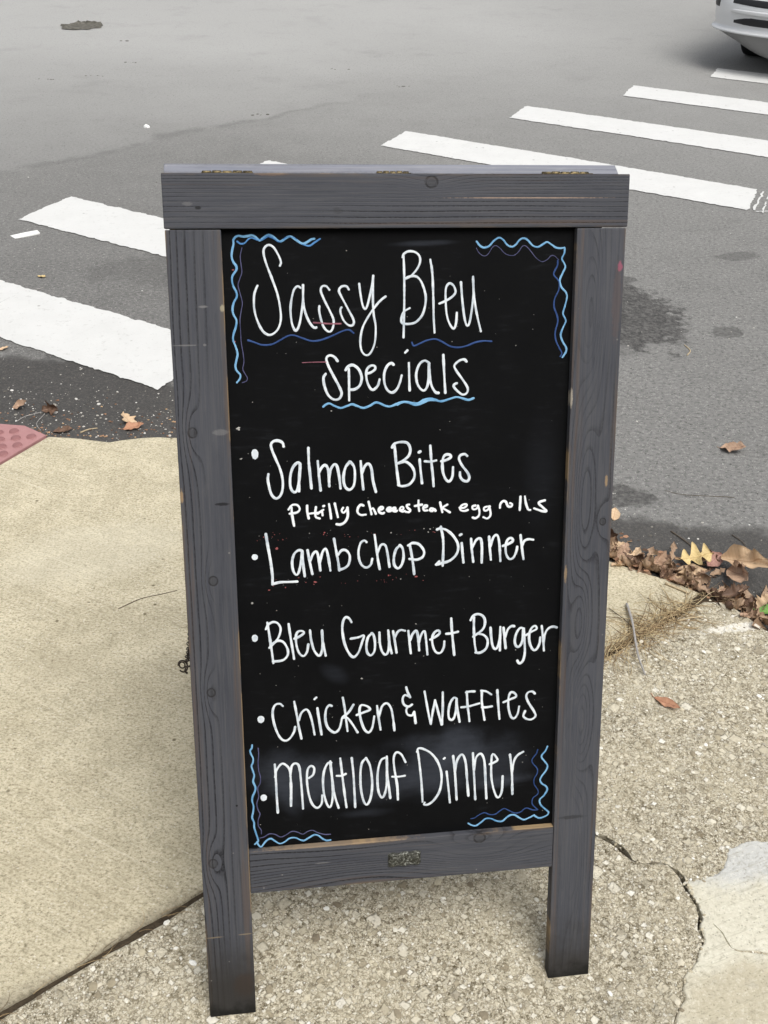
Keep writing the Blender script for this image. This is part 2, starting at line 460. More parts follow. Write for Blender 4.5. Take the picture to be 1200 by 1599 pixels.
# ------------------------------------------------------------------ painted, weathered pine
def wood(name, axis, c0, hw, seed, knots=(), freq=90, amp=5.5, along=1.5, across=11.0, contrast=1.0, spots=(), wear=1.0, bias=0.0, foot=None, skew=0.0, lean=0.0, lift=1.0, eyes=()):
    """grain runs along axis ('u' or 'v'); knots = (s, c, radius); spots = (u, v, ru, rv, colour, strength)"""
    g = Mat(name, 0.62, 0.14)
    p = g.obj(); u, v, d = g.xyz(p)
    s_, c_ = (u, v) if axis == 'u' else (v, u)
    cc = c_ - c0 + d * 0.55
    n0 = g.noise(g.vec(s_ * along, cc * across, seed), 1.0, 1.5, 0.5)
    n1 = g.noise(g.vec(s_ * 9.0, cc * 40.0, seed + 4.0), 1.0, 2.0, 0.5)
    f = cc * freq + n0 * amp + n1 * 0.35 + s_ * skew
    if bias: f = f + (cc * cc) * bias
    core = None
    for (ks, kc, kr) in knots:
        a = (s_ - ks) / (kr * 6.0); b = (cc - (kc - c0)) / (kr * 2.0)
        e = a * a + b * b
        f = f + g.m('EXPONENT', e * -1.0) * (kr * 330.0)
        a2 = (s_ - ks) / (kr * 1.15); b2 = (cc - (kc - c0)) / kr
        rr = g.m('SQRT', a2 * a2 + b2 * b2) + (n1 - 0.5) * 0.5
        kk = g.sm(1.25, 1.0, rr)
        rim = g.sm(0.32, 0.0, g.m('ABSOLUTE', rr - 1.0))
        core = (kk, rim) if core is None else (g.m('MAXIMUM', core[0], kk), g.m('MAXIMUM', core[1], rim))
    for (es, ec, ers, erc, ea) in eyes:
        a = (s_ - es) / ers; b = (cc - (ec - c0)) / erc
        f = f + g.m('EXPONENT', (a * a + b * b) * -1.0) * ea
    fr = g.m('FRACT', f)
    line = g.sm(0.62, 0.95, fr) * g.sm(1.0, 0.96, fr)
    vis = g.sm(0.30, 0.62, g.noise(g.vec(s_ * 2.6, cc * 16.0, seed + 9.0), 1.0, 2.0, 0.5))
    dots = 0.6 + 0.4 * g.sm(0.40, 0.60, g.noise(g.vec(s_ * 230.0, cc * 330.0, seed), 1.0, 2.0, 0.6))
    vis = g.m('ADD', vis * 0.9, cc * (lean / hw), clamp=True) if lean else vis
    lw = g.m('MULTIPLY', line * (0.06 + 0.94 * vis) * dots, contrast, clamp=True)
    streak = g.noise(g.vec(s_ * 7.0, cc * 420.0, seed + 2.0), 1.0, 3.0, 0.65)
    cloud = g.noise(g.vec(s_ * 5.0, cc * 22.0, seed + 6.0), 1.0, 3.0, 0.6)
    c = g.mix(cloud, tuple(q * lift for q in (0.040, 0.043, 0.054)), tuple(q * lift for q in (0.088, 0.091, 0.104)))
    wx = g.noise(g.vec(s_ * 22.0, cc * 150.0, seed + 7.0), 1.0, 4.0, 0.75)
    c = g.mix(g.sm(0.54, 0.74, wx) * 0.22, c, tuple(q * lift for q in (0.135, 0.132, 0.130)))
    c = g.mix(g.sm(0.46, 0.30, wx) * 0.30, c, tuple(q * lift for q in (0.030, 0.032, 0.040)))
    c = g.mix(g.sm(0.35, 0.75, streak) * 0.40, c, tuple(q * lift for q in (0.115, 0.114, 0.115)))
    c = g.mix(lw * 0.92, c, (0.012, 0.012, 0.014))
    if core:
        c = g.mix(core[0] * 0.35, c, (0.040, 0.038, 0.037))
        c = g.mix(core[1] * 0.6 * g.sm(0.25, 0.55, g.noise(p, 130, 2)), c, (0.016, 0.015, 0.015))
    # paint rubbed off the arrises: bare wood showing
    e = g.m('ABSOLUTE', cc - d * 0.55) / hw
    rub = g.noise(g.vec(s_ * 7.0, c_ * 60.0, seed + 3.0), 1.0, 5.0, 0.65)
    ed = g.sm(0.80, 1.0, e)
    c = g.mix(ed * g.sm(0.46, 0.62, rub) * 0.42 * wear, c, (0.15, 0.105, 0.065))
    c = g.mix(g.sm(0.955, 1.0, e) * g.sm(0.53, 0.6, rub) * 0.8 * wear, c, (0.33, 0.235, 0.13))
    c = g.mix(g.sm(0.52, 0.75, g.noise(g.vec(s_ * 3.0, cc * 130.0, seed + 11.0), 1.0, 3, .6)) * g.sm(0.25, 0.8, e) * 0.35 * wear, c, (0.135, 0.085, 0.052))
    for (su, sv, ru, rv, sc, st) in spots:
        c = g.mix(g.blob(u, v, su, sv, ru, rv, 0.0, (g.noise(p, 160, 3, .7) - 0.5) * 1.3, 0.3) * st, c, sc)
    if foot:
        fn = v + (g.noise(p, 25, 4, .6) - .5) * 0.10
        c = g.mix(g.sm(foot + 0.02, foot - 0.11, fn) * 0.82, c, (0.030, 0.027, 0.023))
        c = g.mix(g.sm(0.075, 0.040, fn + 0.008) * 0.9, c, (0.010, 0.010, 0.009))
    # flecks of dust and pale scuffs
    d2, c2 = g.voro(g.vec(u, v, d), 70)
    c = g.mix(g.sm(0.13, 0.05, d2) * g.sm(0.955, 0.975, g.xyz(c2)[0]) * 0.35, c, (0.36, 0.34, 0.31))
    hgt = lw * -1.0 + streak * 0.35 + wx * 0.2
    if core: hgt = hgt - core[1] * 0.8
    return g.out(c, 0.55 + streak * 0.2, hgt, 0.45, 0.0016)

def m_board():
    g = Mat("chalkboard_black", 0.55, 0.06)
    p = g.obj(); u, v, d = g.xyz(p)
    n1 = g.noise(p, 12, 5, .65); n2 = g.noise(g.vec(u * 30, v * 160, 0.0), 1.0, 3, .6)
    c = g.mix(n1, (0.0030, 0.0032, 0.0036), (0.0060, 0.0063, 0.0068))
    wob = (g.noise(p, 24, 4, .6) - .5) * 1.4
    for (bx, by, rx, ry, rt, k) in ((-0.165, 0.432, 0.055, 0.030, -.3, .8), (-0.10, 0.42, 0.05, 0.035, .2, .55), (-0.02, 0.405, 0.07, 0.022, .1, .75), (0.045, 0.43, 0.035, 0.04, .1, .8),
                                    (0.085, 0.455, 0.035, 0.030, .2, .9), (0.13, 0.43, 0.05, 0.035, -.1, .55), (0.155, 0.395, 0.035, 0.008, .12, .9), (-0.175, 0.40, 0.012, 0.03, .3, .5),
                                    (-0.10, 0.59, 0.016, 0.010, -.5, .3), (0.20, 0.88, 0.02, 0.06, 0, .12), (0.03, 1.195, 0.035, 0.003, .03, .6), (-0.06, 0.36, 0.03, 0.006, 0, .35), (0.05, 0.475, .06, .01, .1, .3)):
        sm_ = g.blob(u, v, bx, by, rx, ry, rt, wob, 0.75)
        c = g.mix(sm_ * k * (0.35 + 0.65 * n2), c, (0.048, 0.054, 0.068))
    c = g.mix(g.sm(0.50, 0.72, n2) * g.sm(0.45, 0.65, n1) * 0.25, c, (0.026, 0.028, 0.032))
    return g.out(c, 0.5 + n1 * 0.2, n2, 0.06, 0.001)

def m_chalk(name, lo, hi):
    g = Mat(name, 0.7, 0.25)
    p = g.obj(); u, v, d = g.xyz(p)
    n1 = g.noise(p, 120, 3, .6); n2 = g.noise(g.vec(u * 38, v * 38, 5.0), 1.0, 3, .6)
    f = g.sm(0.28, 0.62, n1 * 0.35 + n2 * 0.65)
    return g.out(g.mix(f, lo, hi))
# handwriting, traced on the board in tenths of a millimetre (across, up)
STROKES = """\
@ title W 3.9
-1606,11677 -1591,11727 -1626,11819 -1681,11910 -1746,11941 -1801,11901 -1812,11830 -1781,11699 -1715,11515 -1649,11309 -1619,11122 -1617,10977 -1664,10852 -1761,10787 -1854,10834 -1923,10971 -1959,11127 -1956,11292 -1932,11374 -1906,11425
-1346,11392 -1383,11413 -1431,11368 -1468,11245 -1485,11100 -1471,10933 -1425,10837 -1376,10910 -1340,11077 -1318,11243 -1309,11428
-1313,11428 -1314,11243 -1297,11097 -1247,10960 -1185,10875 -1147,10875
-966,11362 -1004,11408 -1056,11409 -1079,11353 -1039,11239 -967,11092 -917,10966 -934,10850 -984,10815 -1047,10873 -1087,10989 -1106,11094 -1102,11152
-707,11363 -738,11405 -802,11402 -839,11351 -804,11267 -721,11109 -648,10961 -660,10898 -714,10895 -777,10953 -819,11048 -822,11111 -807,11131
-567,11436 -554,11316 -528,11169 -496,11106 -463,11148 -419,11314 -389,11459 -378,11538
-380,11538 -387,11293 -378,11041 -352,10872 -366,10659 -427,10521 -492,10495 -546,10556 -562,10684 -531,10854 -454,11000 -356,11136 -280,11218 -215,11266
28,11804 37,11516 36,11126 26,10721
15,11772 28,11810 88,11846 177,11839 237,11792 251,11717 211,11621 122,11525 55,11494
55,11498 99,11519 189,11525 256,11470 312,11340 329,11209 291,11035 201,10927 99,10900 9,10913 -2,10974 31,11061 110,11108
389,11737 417,11555 432,11230 438,10989 451,10779
516,11163 595,11195 686,11248 735,11313 707,11396 650,11427 605,11369 600,11228 615,11030 655,10898 713,10826 746,10896 756,11039
808,11443 827,11225 860,10983 895,10867 929,10893 961,11069 981,11288 973,11510
973,11495 993,11244 1031,11024 1092,10784
@ subtitle W 4.2
-873,10423 -915,10478 -979,10501 -1023,10463 -1003,10373 -941,10242 -868,10100 -826,9990 -860,9915 -937,9906 -1012,9973 -1057,10094 -1068,10202 -1038,10255
-723,10313 -722,10107 -725,9889
-767,10299 -733,10345 -668,10365 -592,10310 -550,10201 -573,10093 -640,10040 -716,10031
-484,10242 -418,10263 -363,10305 -374,10348 -428,10349 -479,10296 -485,10188 -453,10079 -399,10023 -332,10076 -305,10162
-111,10357 -143,10380 -198,10344 -239,10248 -239,10117 -200,10018 -134,9979 -68,10025 -23,10123 -1,10209
49,10518 78,10547
99,10374 103,10195 110,10002
368,10380 315,10403 247,10360 201,10237 213,10102 271,10010 328,10008 369,10121 377,10368
377,10368 385,10233 409,10074 467,9970 513,9958
574,10476 585,10274 606,9955
898,10380 867,10407 798,10393 730,10327 765,10247 848,10132 919,10016 908,9948 850,9926 780,9974 721,10044 744,10077 767,10084
@ item1 W 4.6
-1633,9281 -1645,9331 -1699,9363 -1762,9359 -1802,9316 -1791,9236 -1746,9114 -1692,8972 -1661,8829 -1665,8687 -1704,8586 -1765,8558 -1822,8621 -1853,8755 -1862,8836 -1852,8901
-1414,9032 -1453,9048 -1514,8985 -1553,8865 -1557,8723 -1524,8644 -1474,8648 -1441,8759 -1421,8921 -1414,9032
-1414,9032 -1435,8841 -1440,8647
-1296,9249 -1295,9058 -1280,8855 -1268,8681
-1172,9058 -1160,8871 -1141,8645
-1160,8891 -1118,8971 -1068,9000 -1029,8927 -1020,8702
-1022,8784 -1000,8926 -948,9005 -909,8984 -881,8840 -864,8665
-728,9038 -789,8959 -821,8817 -803,8694 -744,8640 -683,8689 -661,8811 -669,8955 -718,9034
-577,9037 -564,8849 -546,8638
-563,8869 -518,8970 -467,8998 -428,8926 -409,8761 -370,8594
-103,9250 -84,9015 -64,8830 -44,8675
-137,9217 -103,9270 -12,9290 79,9271 118,9182 93,9091 8,9022 -73,8984
-43,8994 48,9011 134,8946 177,8852 166,8760 101,8684 7,8662 -54,8681
237,9135 260,9149
250,9034 264,8880 285,8693
400,9223 417,8998 439,8791 450,8645
325,9005 407,8998 483,9012
557,8997 633,9015 694,9050 673,9087 611,9083 577,9013 578,8868 614,8753 670,8703 717,8770 726,8904
926,9062 889,9088 827,9070 812,9015 860,8920 934,8824 962,8750 936,8699 873,8712 831,8766 826,8828
@ item2 W2 4.0
-1550,8415 -1545,8312 -1522,8155
-1591,8392 -1539,8452 -1470,8449 -1437,8394 -1473,8346 -1577,8330
-1334,8437 -1333,8344 -1315,8250
-1313,8318 -1253,8324 -1193,8328
-1211,8411 -1223,8329 -1214,8266 -1164,8244
-1193,8313 -1111,8366
-1128,8356 -1121,8289
-1110,8418 -1096,8423
-1029,8445 -1015,8351 -1003,8237
-949,8452 -930,8358 -908,8253
-833,8385 -854,8345 -826,8312 -778,8362
-772,8387 -770,8258 -812,8176 -873,8145 -930,8152
-545,8404 -585,8416 -622,8376 -631,8314 -587,8271 -516,8272
-473,8458 -454,8369 -434,8275
-448,8338 -413,8361 -393,8325 -373,8278
-332,8333 -281,8341 -270,8366 -301,8373 -332,8343 -322,8301 -281,8278 -256,8288
-209,8328 -168,8336 -162,8357 -195,8358 -215,8328 -189,8306 -158,8311
-127,8324 -96,8333 -96,8354 -127,8351 -133,8318 -96,8302 -72,8311
-25,8309 17,8329 17,8360 -14,8361 -35,8320 6,8291 37,8303
101,8392 66,8385 80,8347 115,8314 101,8283 53,8289
235,8445 235,8372 245,8294
183,8368 286,8384
307,8337 348,8346 363,8367 328,8374 301,8338 317,8299 363,8297
442,8321 410,8323 400,8296 431,8286 462,8310 479,8284
545,8407 562,8327 577,8263
649,8369 583,8326 629,8292 687,8254
826,8316 889,8313 930,8343 919,8365 867,8356 832,8315 848,8277 900,8266 946,8279
1056,8338 1014,8329 1021,8286 1067,8289 1098,8325
1091,8336 1114,8261 1107,8187 1059,8153 1017,8164
1224,8316 1182,8301 1189,8258 1235,8267 1266,8318
1255,8319 1278,8222 1269,8170 1227,8140 1174,8163
1414,8291 1419,8344 1454,8385 1496,8377 1519,8329 1540,8303 1583,8305 1592,8337 1560,8353
1712,8444 1709,8342 1705,8247
1776,8442 1794,8339 1828,8252 1860,8240
2075,8374 1995,8352 1985,8327 2040,8275 2100,8211 2032,8218 1917,8261
@ item3 W 4.5
-1917,8054 -1897,7891 -1865,7658 -1846,7445 -1850,7313
-1850,7317 -1744,7338 -1622,7337 -1501,7337
-1418,7784 -1468,7797 -1530,7747 -1563,7643 -1556,7515 -1518,7439 -1477,7469 -1442,7616 -1418,7784
-1418,7784 -1415,7636 -1393,7411
-1343,7791 -1320,7631 -1284,7437
-1310,7630 -1267,7734 -1216,7763 -1188,7646 -1171,7485
-1179,7581 -1135,7749 -1087,7800 -1055,7681 -1028,7478
-968,7942 -941,7761 -914,7589 -901,7471
-922,7696 -859,7767 -788,7753 -748,7666 -771,7550 -833,7500 -901,7482
-510,7872 -540,7894 -592,7861 -624,7746 -616,7617 -576,7530 -514,7494 -452,7534 -430,7619
-392,7968 -371,7797 -348,7604 -324,7463
-357,7690 -305,7815 -243,7812 -213,7704 -183,7488
-26,7802 -88,7741 -120,7614 -110,7506 -58,7460 -6,7512 21,7629 5,7758 -36,7803
111,7796 142,7623 163,7471 174,7362
86,7793 153,7826 246,7800 315,7700 299,7615 215,7576 107,7592
558,8048 590,7880 596,7708 589,7467
502,8008 547,8021 642,7995 747,7894 812,7762 792,7634 698,7541 572,7504 492,7487
492,7489 540,7534
835,7911 858,7923
864,7792 876,7652 893,7499
1000,7850 1013,7688 1037,7503
1017,7710 1075,7825 1138,7844 1161,7724 1161,7486
1264,7870 1278,7697 1297,7523
1284,7718 1328,7857 1381,7886 1415,7777 1438,7494
1469,7720 1554,7749 1617,7789 1595,7833 1542,7814 1512,7729 1521,7599 1570,7520 1630,7539 1670,7624 1683,7699
1728,7871 1755,7674 1781,7509
1754,7696 1788,7781 1852,7804 1917,7793
@ item4 W 4.4
-1941,6745 -1918,6544 -1896,6331 -1877,6127
-1964,6652 -1932,6713 -1862,6751 -1794,6726 -1757,6640 -1791,6515 -1863,6424 -1924,6364
-1873,6425 -1802,6463 -1724,6437 -1668,6327 -1671,6231 -1743,6161 -1882,6148
-1641,6707 -1622,6526 -1598,6333 -1579,6172
-1564,6480 -1494,6508 -1427,6557 -1452,6590 -1512,6583 -1543,6511 -1537,6372 -1501,6252 -1442,6206 -1391,6267 -1368,6383
-1339,6594 -1326,6444 -1290,6292 -1232,6203 -1191,6222 -1164,6370 -1167,6583
-1168,6573 -1158,6391 -1122,6192
-741,6685 -771,6740 -820,6764 -861,6703 -874,6566 -847,6372 -789,6218 -719,6144 -647,6209 -594,6356 -563,6466 -644,6445 -755,6430
-441,6497 -502,6436 -528,6309 -515,6200 -465,6154 -413,6215 -402,6344 -421,6463 -451,6497
-336,6501 -331,6340 -301,6208 -251,6151 -209,6203 -198,6353 -208,6525
-202,6504 -188,6309 -158,6167
-136,6510 -107,6326 -87,6173
-117,6391 -75,6485 -24,6519 37,6506
89,6498 106,6329 125,6148
115,6351 153,6450 206,6491 234,6389 249,6185
243,6298 281,6431 328,6477 349,6359 372,6114
414,6344 495,6384 554,6436 533,6478 477,6452 441,6365 457,6228 507,6135 572,6131 614,6207 624,6302
722,6655 734,6470 754,6266 773,6079
649,6419 731,6421 827,6442
1061,6653 1064,6451 1078,6246 1102,6108
1012,6611 1050,6676 1125,6698 1201,6656 1229,6564 1194,6454 1055,6350
1087,6377 1130,6390 1218,6362 1273,6280 1254,6156 1168,6093 1092,6098
1313,6476 1327,6322 1352,6184 1396,6135 1439,6201 1457,6336 1461,6476
1461,6461 1463,6108
1509,6464 1531,6286 1549,6137
1534,6309 1575,6431 1629,6480 1672,6477
1816,6433 1761,6443 1708,6366 1685,6254 1702,6173 1747,6148 1795,6224 1811,6428
1816,6428 1832,6245 1844,6061 1819,5925 1765,5882 1731,5931
1852,6324 1938,6375 2014,6416 1990,6463 1936,6432 1902,6332 1915,6194 1969,6088 2024,6096 2065,6185 2073,6276
2090,6457 2118,6250 2136,6066
2127,6181 2149,6340 2201,6416 2267,6435 2322,6420
@ item5 W 4.3
-1765,5447 -1804,5483 -1865,5476 -1907,5402 -1912,5271 -1877,5091 -1821,4953 -1752,4892 -1680,4920 -1616,5016 -1593,5103
-1596,5501 -1567,5311 -1542,5110 -1507,4907
-1540,5199 -1496,5317 -1424,5367 -1375,5297 -1338,5139 -1312,4959
-1300,5521 -1273,5546
-1261,5377 -1244,5221 -1209,4951
-1051,5395 -1087,5409 -1133,5346 -1148,5214 -1125,5079 -1065,4996 -1004,4969 -941,5031 -903,5185
-885,5516 -863,5371 -845,5192 -824,4978
-729,5394 -803,5278 -897,5196 -825,5190 -744,5073 -674,4944
-684,5224 -577,5261 -484,5299 -535,5358 -617,5375 -642,5288 -620,5130 -570,4981 -508,4931 -455,5006 -423,5183
-380,5347 -361,5178 -331,4963
-350,5178 -308,5331 -235,5381 -173,5299 -143,5140 -123,4936
56,5617 78,5535 115,5452
115,5454 35,5492 2,5425 24,5342 88,5303 143,5334
84,5308 56,5247 78,5176 143,5159 175,5215
175,5215 186,5133 197,5027
331,5529 360,5353 393,5164 427,4998
429,4997 458,5206 490,5379
490,5379 535,5201 591,4974
596,4973 607,5219 605,5498
818,5379 774,5398 720,5316 695,5189 705,5071 756,5044 799,5135 818,5379
818,5367 835,5179 866,5000
970,5484 984,5262 1004,5120 1016,5001
959,5469 1025,5480 1091,5476
890,5233 1006,5241 1164,5277
1201,5480 1204,5293 1229,5127 1249,5002
1190,5481 1267,5464 1345,5411
1205,5211 1272,5206 1360,5216
1437,5475 1455,5251 1480,5002
1537,5269 1636,5309 1730,5349 1700,5410 1644,5421 1613,5334 1617,5169 1659,5024 1711,4997 1760,5064 1780,5181
2020,5376 1978,5414 1912,5402 1887,5338 1928,5229 2011,5093 2040,5008 1981,4957 1902,4970 1851,5022 1876,5103
@ item6 W 4.4
-1910,4518 -1903,4309 -1899,4011 -1891,3721
-1909,4309 -1889,4421 -1815,4517 -1754,4501 -1695,4405 -1682,4153 -1692,3819
-1688,4313 -1662,4470 -1600,4511 -1550,4438 -1528,4140 -1513,3757
-1411,4256 -1348,4308 -1331,4409 -1375,4451 -1428,4394 -1443,4201 -1418,3969 -1370,3814 -1298,3750 -1234,3814 -1221,3952
-1075,4479 -1127,4472 -1181,4362 -1205,4181 -1190,3949 -1141,3771 -1099,3755 -1065,3915 -1069,4239 -1089,4503
-1089,4492 -1069,4239 -1033,3936 -978,3721
-939,4537 -913,4249 -886,3969 -859,3722
-996,4256 -923,4254 -860,4279
-767,4534 -746,4258 -735,3979 -726,3711
-554,4517 -618,4431 -641,4249 -634,3994 -594,3793 -542,3741 -487,3865 -464,4096 -493,4375 -554,4517
-272,4494 -324,4464 -367,4341 -384,4158 -370,3948 -323,3839 -276,3893 -242,4100 -240,4515
-240,4503 -231,4215 -191,3816
-74,3782 -84,4017 -125,4298 -135,4483 -93,4571 -19,4531 44,4400
-157,4174 -62,4166 33,4174
229,4592 262,4313 290,4008 306,3714
219,4558 240,4609 314,4596 442,4506 549,4336 598,4122 574,3890 489,3733 392,3659 328,3664 338,3694
630,4408 645,4420
675,4191 702,3950 731,3664
773,4445 804,4175 835,3703
804,4175 838,4370 912,4457 967,4325 993,4043 1019,3753
1079,4467 1099,4151 1128,3682
1099,4174 1128,4382 1202,4445 1258,4324 1281,4018 1303,3681
1342,4259 1422,4288 1464,4327 1408,4417 1376,4408 1368,4246 1377,4010 1432,3769 1489,3681 1542,3784 1551,4043
1658,4397 1694,4102 1712,3721
1698,4101 1726,4287 1778,4376 1864,4427
@ cornerTLa L 3.4
-2196,12003 -2170,12039 -2128,12057 -2067,12047 -2005,12054 -1954,12062 -1903,12038 -1860,11998 -1811,12025 -1769,12057 -1727,12065 -1677,12041 -1606,11984 -1554,12000 -1490,12040 -1449,12043 -1388,12003 -1306,11954 -1243,11974 -1190,12006 -1148,12014
-2196,11993 -2194,11953 -2213,11884 -2225,11803 -2208,11733 -2169,11672 -2177,11621 -2221,11561 -2234,11500 -2217,11418 -2183,11346 -2181,11285 -2222,11214 -2242,11132 -2232,11059 -2198,10986 -2208,10903 -2244,10800 -2251,10727 -2219,10632 -2202,10547 -2220,10463 -2236,10389 -2222,10325 -2178,10271 -2184,10218 -2224,10170
@ cornerTLb B 2.6
-2147,11987 -2102,11957 -2050,11967 -1997,12018 -1955,12030 -1884,12006 -1822,12009 -1738,12057
-1738,12049 -1677,12025 -1596,11980 -1511,12032 -1428,12035 -1347,11974 -1275,11938 -1213,11927 -1149,11967 -1075,12013
@ cornerTLb P 1.5
-2089,11907 -2114,11802 -2107,11681 -2102,11600 -2130,11519 -2158,11438 -2138,11336 -2112,11212 -2130,11109 -2152,10985 -2149,10819 -2147,10693 -2128,10546 -2122,10440 -2141,10345 -2114,10280 -2086,10226 -2101,10184 -2154,10164
@ underline1 D 2.8
-2058,10723 -1975,10694 -1871,10658 -1744,10664 -1636,10715 -1529,10770 -1443,10775 -1338,10737 -1211,10697 -1082,10711 -931,10765 -801,10820 -715,10836 -651,10792
140,10652 167,10607 246,10635 349,10677 463,10691 554,10655 669,10591 784,10573 899,10593 1014,10636 1129,10654 1245,10647
@ underline2 L 3.6
-1080,9811 -1036,9843 -992,9853 -927,9818 -841,9787 -752,9813 -686,9833 -621,9810 -533,9779 -445,9805 -367,9847 -312,9839 -224,9799 -157,9790 -80,9817 -2,9843 65,9846 154,9826 232,9824 310,9866 400,9881 489,9857
-63,9809 6,9839 87,9837 190,9802 283,9822 375,9859 468,9856 560,9842 676,9873 769,9894 863,9869 933,9851 1007,9872
@ cornerTRa L 3.0
1015,11968 1061,11914 1118,11888 1186,11909 1252,11977 1319,12015 1377,11987 1435,11922 1492,11896 1549,11922 1604,11986 1660,12007 1718,11978 1789,11909 1858,11892 1926,11926 1982,11955 2041,11925 2112,11881 2181,11874 2227,11881
2232,11874 2230,11809 2198,11738 2230,11679 2251,11624 2217,11548 2179,11449 2205,11361 2268,11294 2290,11227 2268,11117 2242,11006 2275,10938 2284,10893 2245,10804 2220,10714 2252,10623 2303,10543 2305,10486 2256,10407
@ cornerTRb P 1.3
1012,11882 1052,11818 1120,11779 1176,11806 1231,11891 1276,11913 1334,11880 1415,11804 1518,11782 1586,11825 1641,11900 1686,11906 1745,11856 1840,11747 1922,11699 1990,11724 2046,11774 2092,11773 2152,11723
@ cornerTRb D 2.6
2141,11712 2139,11647 2096,11560 2097,11516 2150,11461 2176,11405 2167,11317 2118,11208 2112,11097 2156,10985 2171,10895 2141,10761 2152,10648 2208,10534 2246,10465 2224,10420
@ cornerBLa L 3.3
-2229,4858 -2237,4809 -2263,4767 -2245,4698 -2223,4640 -2230,4573 -2252,4519 -2231,4427 -2218,4358 -2237,4268 -2208,4175 -2217,4107 -2255,4019 -2264,3951 -2247,3857 -2257,3766 -2275,3675 -2251,3591 -2250,3510 -2229,3414 -2200,3294 -2208,3260 -2251,3224
-2218,3261 -2195,3200 -2159,3168 -2120,3216 -2072,3271 -2009,3295 -1948,3247 -1877,3198 -1803,3222 -1729,3274 -1645,3277 -1573,3235 -1510,3218 -1436,3258 -1361,3298 -1298,3285 -1237,3227 -1174,3186 -1111,3187
@ cornerBLb P 1.9
-2144,4802 -2140,4690 -2153,4578 -2149,4442 -2127,4327 -2137,4226 -2175,4149 -2165,4011 -2198,3899 -2178,3782 -2156,3722 -2188,3620 -2187,3527 -2149,3454 -2147,3388
-2174,3320 -2112,3333 -2027,3377 -1945,3360 -1863,3310 -1779,3337 -1694,3388 -1611,3369 -1528,3326 -1454,3366 -1380,3378 -1298,3328 -1193,3290 -1109,3286
@ cornerBRa L 3.4
2245,4484 2215,4411 2162,4345 2163,4298 2209,4236 2256,4161 2237,4080 2174,3991 2147,3922 2178,3860 2246,3807 2266,3745 2218,3654 2154,3587 2167,3502 2248,3411 2299,3358 2285,3310 2208,3274 2142,3270 2073,3317
2073,3325 1985,3284 1908,3260 1829,3303 1761,3353 1695,3359 1629,3321 1564,3267 1476,3275 1387,3324 1299,3332 1223,3274 1147,3226 1081,3239 1025,3275
@ cornerBRb D 2.3
2093,4444 2073,4376 2010,4287 2023,4216 2092,4128 2099,4044 2053,3954 2056,3858 2115,3758 2117,3686 2042,3621 2033,3526 2091,3449 2126,3417
2119,3410 2048,3416 1936,3458 1849,3398 1760,3389 1671,3438 1592,3481 1527,3451 1451,3398 1363,3398 1275,3437 1188,3405 1123,3362 1068,3353
@ stray K 2.6
-1184,10938 -1099,10931 -971,10920 -821,10918
@ stray K 1.3
-1347,10412 -1196,10415 -1024,10414
"""
# ------------------------------------------------------------------ the ground
ZR = -0.012                                   # street level at the crosswalk; the pavement is z = 0
def zs(x): return -0.0113 * (x - 0.05)        # the pavement falls slightly to the right
def kerb_y(x):
    """street edge of the pavement, seen from above"""
    K = [(-40, 2.9), (-3, 2.74), (-1.1, 2.69), (-1.015, 2.672), (-0.868, 2.663), (-0.824, 2.653), (-0.748, 2.684), (-0.624, 2.693), (-0.3, 2.60), (0.1, 2.40), (0.577, 2.13),
         (0.737, 2.038), (0.80, 1.99), (0.855, 1.944), (0.909, 1.867), (1.1, 1.66), (1.4, 1.30), (2.0, 0.5), (4.0, -4.0), (40, -40)]
    for (xa, ya), (xb, yb) in zip(K, K[1:]):
        if x <= xb: return ya + (yb - ya) * (x - xa) / (xb - xa)
    return K[-1][1]
def zroad(x, y):
    if -41 < x < 41:
        under = sstep(0.02, 0.10, kerb_y(x) - y)
        gut = sstep(0.62, 1.0, x) * sstep(0.55, 0.0, y - kerb_y(x)) * sstep(6, 3, x)
        return ZR - 0.045 * gut - 0.075 * under + 0.004 * vnoise(x * 0.8, y * 0.8, 3) * sstep(0.3, 1.5, y - kerb_y(x))
    return ZR - 0.087

def grid_obj(name, xs, ys, zf, mat):
    V = [(x, y, zf(x, y)) for y in ys for x in xs]
    n = len(xs)
    Fc = [(j * n + i, j * n + i + 1, (j + 1) * n + i + 1, (j + 1) * n + i) for j in range(len(ys) - 1) for i in range(n - 1)]
    return mesh_obj(name, V, Fc, mat, None, True)

def frange(a, b, s):
    n = max(1, round((b - a) / s))
    return [a + (b - a) * i / n for i in range(n)]
xs = [-900, -300, -120, -60] + frange(-40, -6, 2.0) + frange(-6, -2, 0.25) + frange(-2, 2.2, 0.03) + frange(2.2, 6, 0.2) + frange(6, 40, 2.0) + [40, 60, 120, 300, 900]
ys = [-900, -300, -100, -40] + frange(-20, -1, 1.0) + frange(-1, 0.8, 0.15) + frange(0.8, 3.6, 0.03) + frange(3.6, 14, 0.2) + frange(14, 40, 2) + [40, 100, 300, 900]
tag(grid_obj("road", xs, ys, zroad, m_asphalt()), "grey asphalt street surface behind the chalkboard sign", "road", kind="structure")

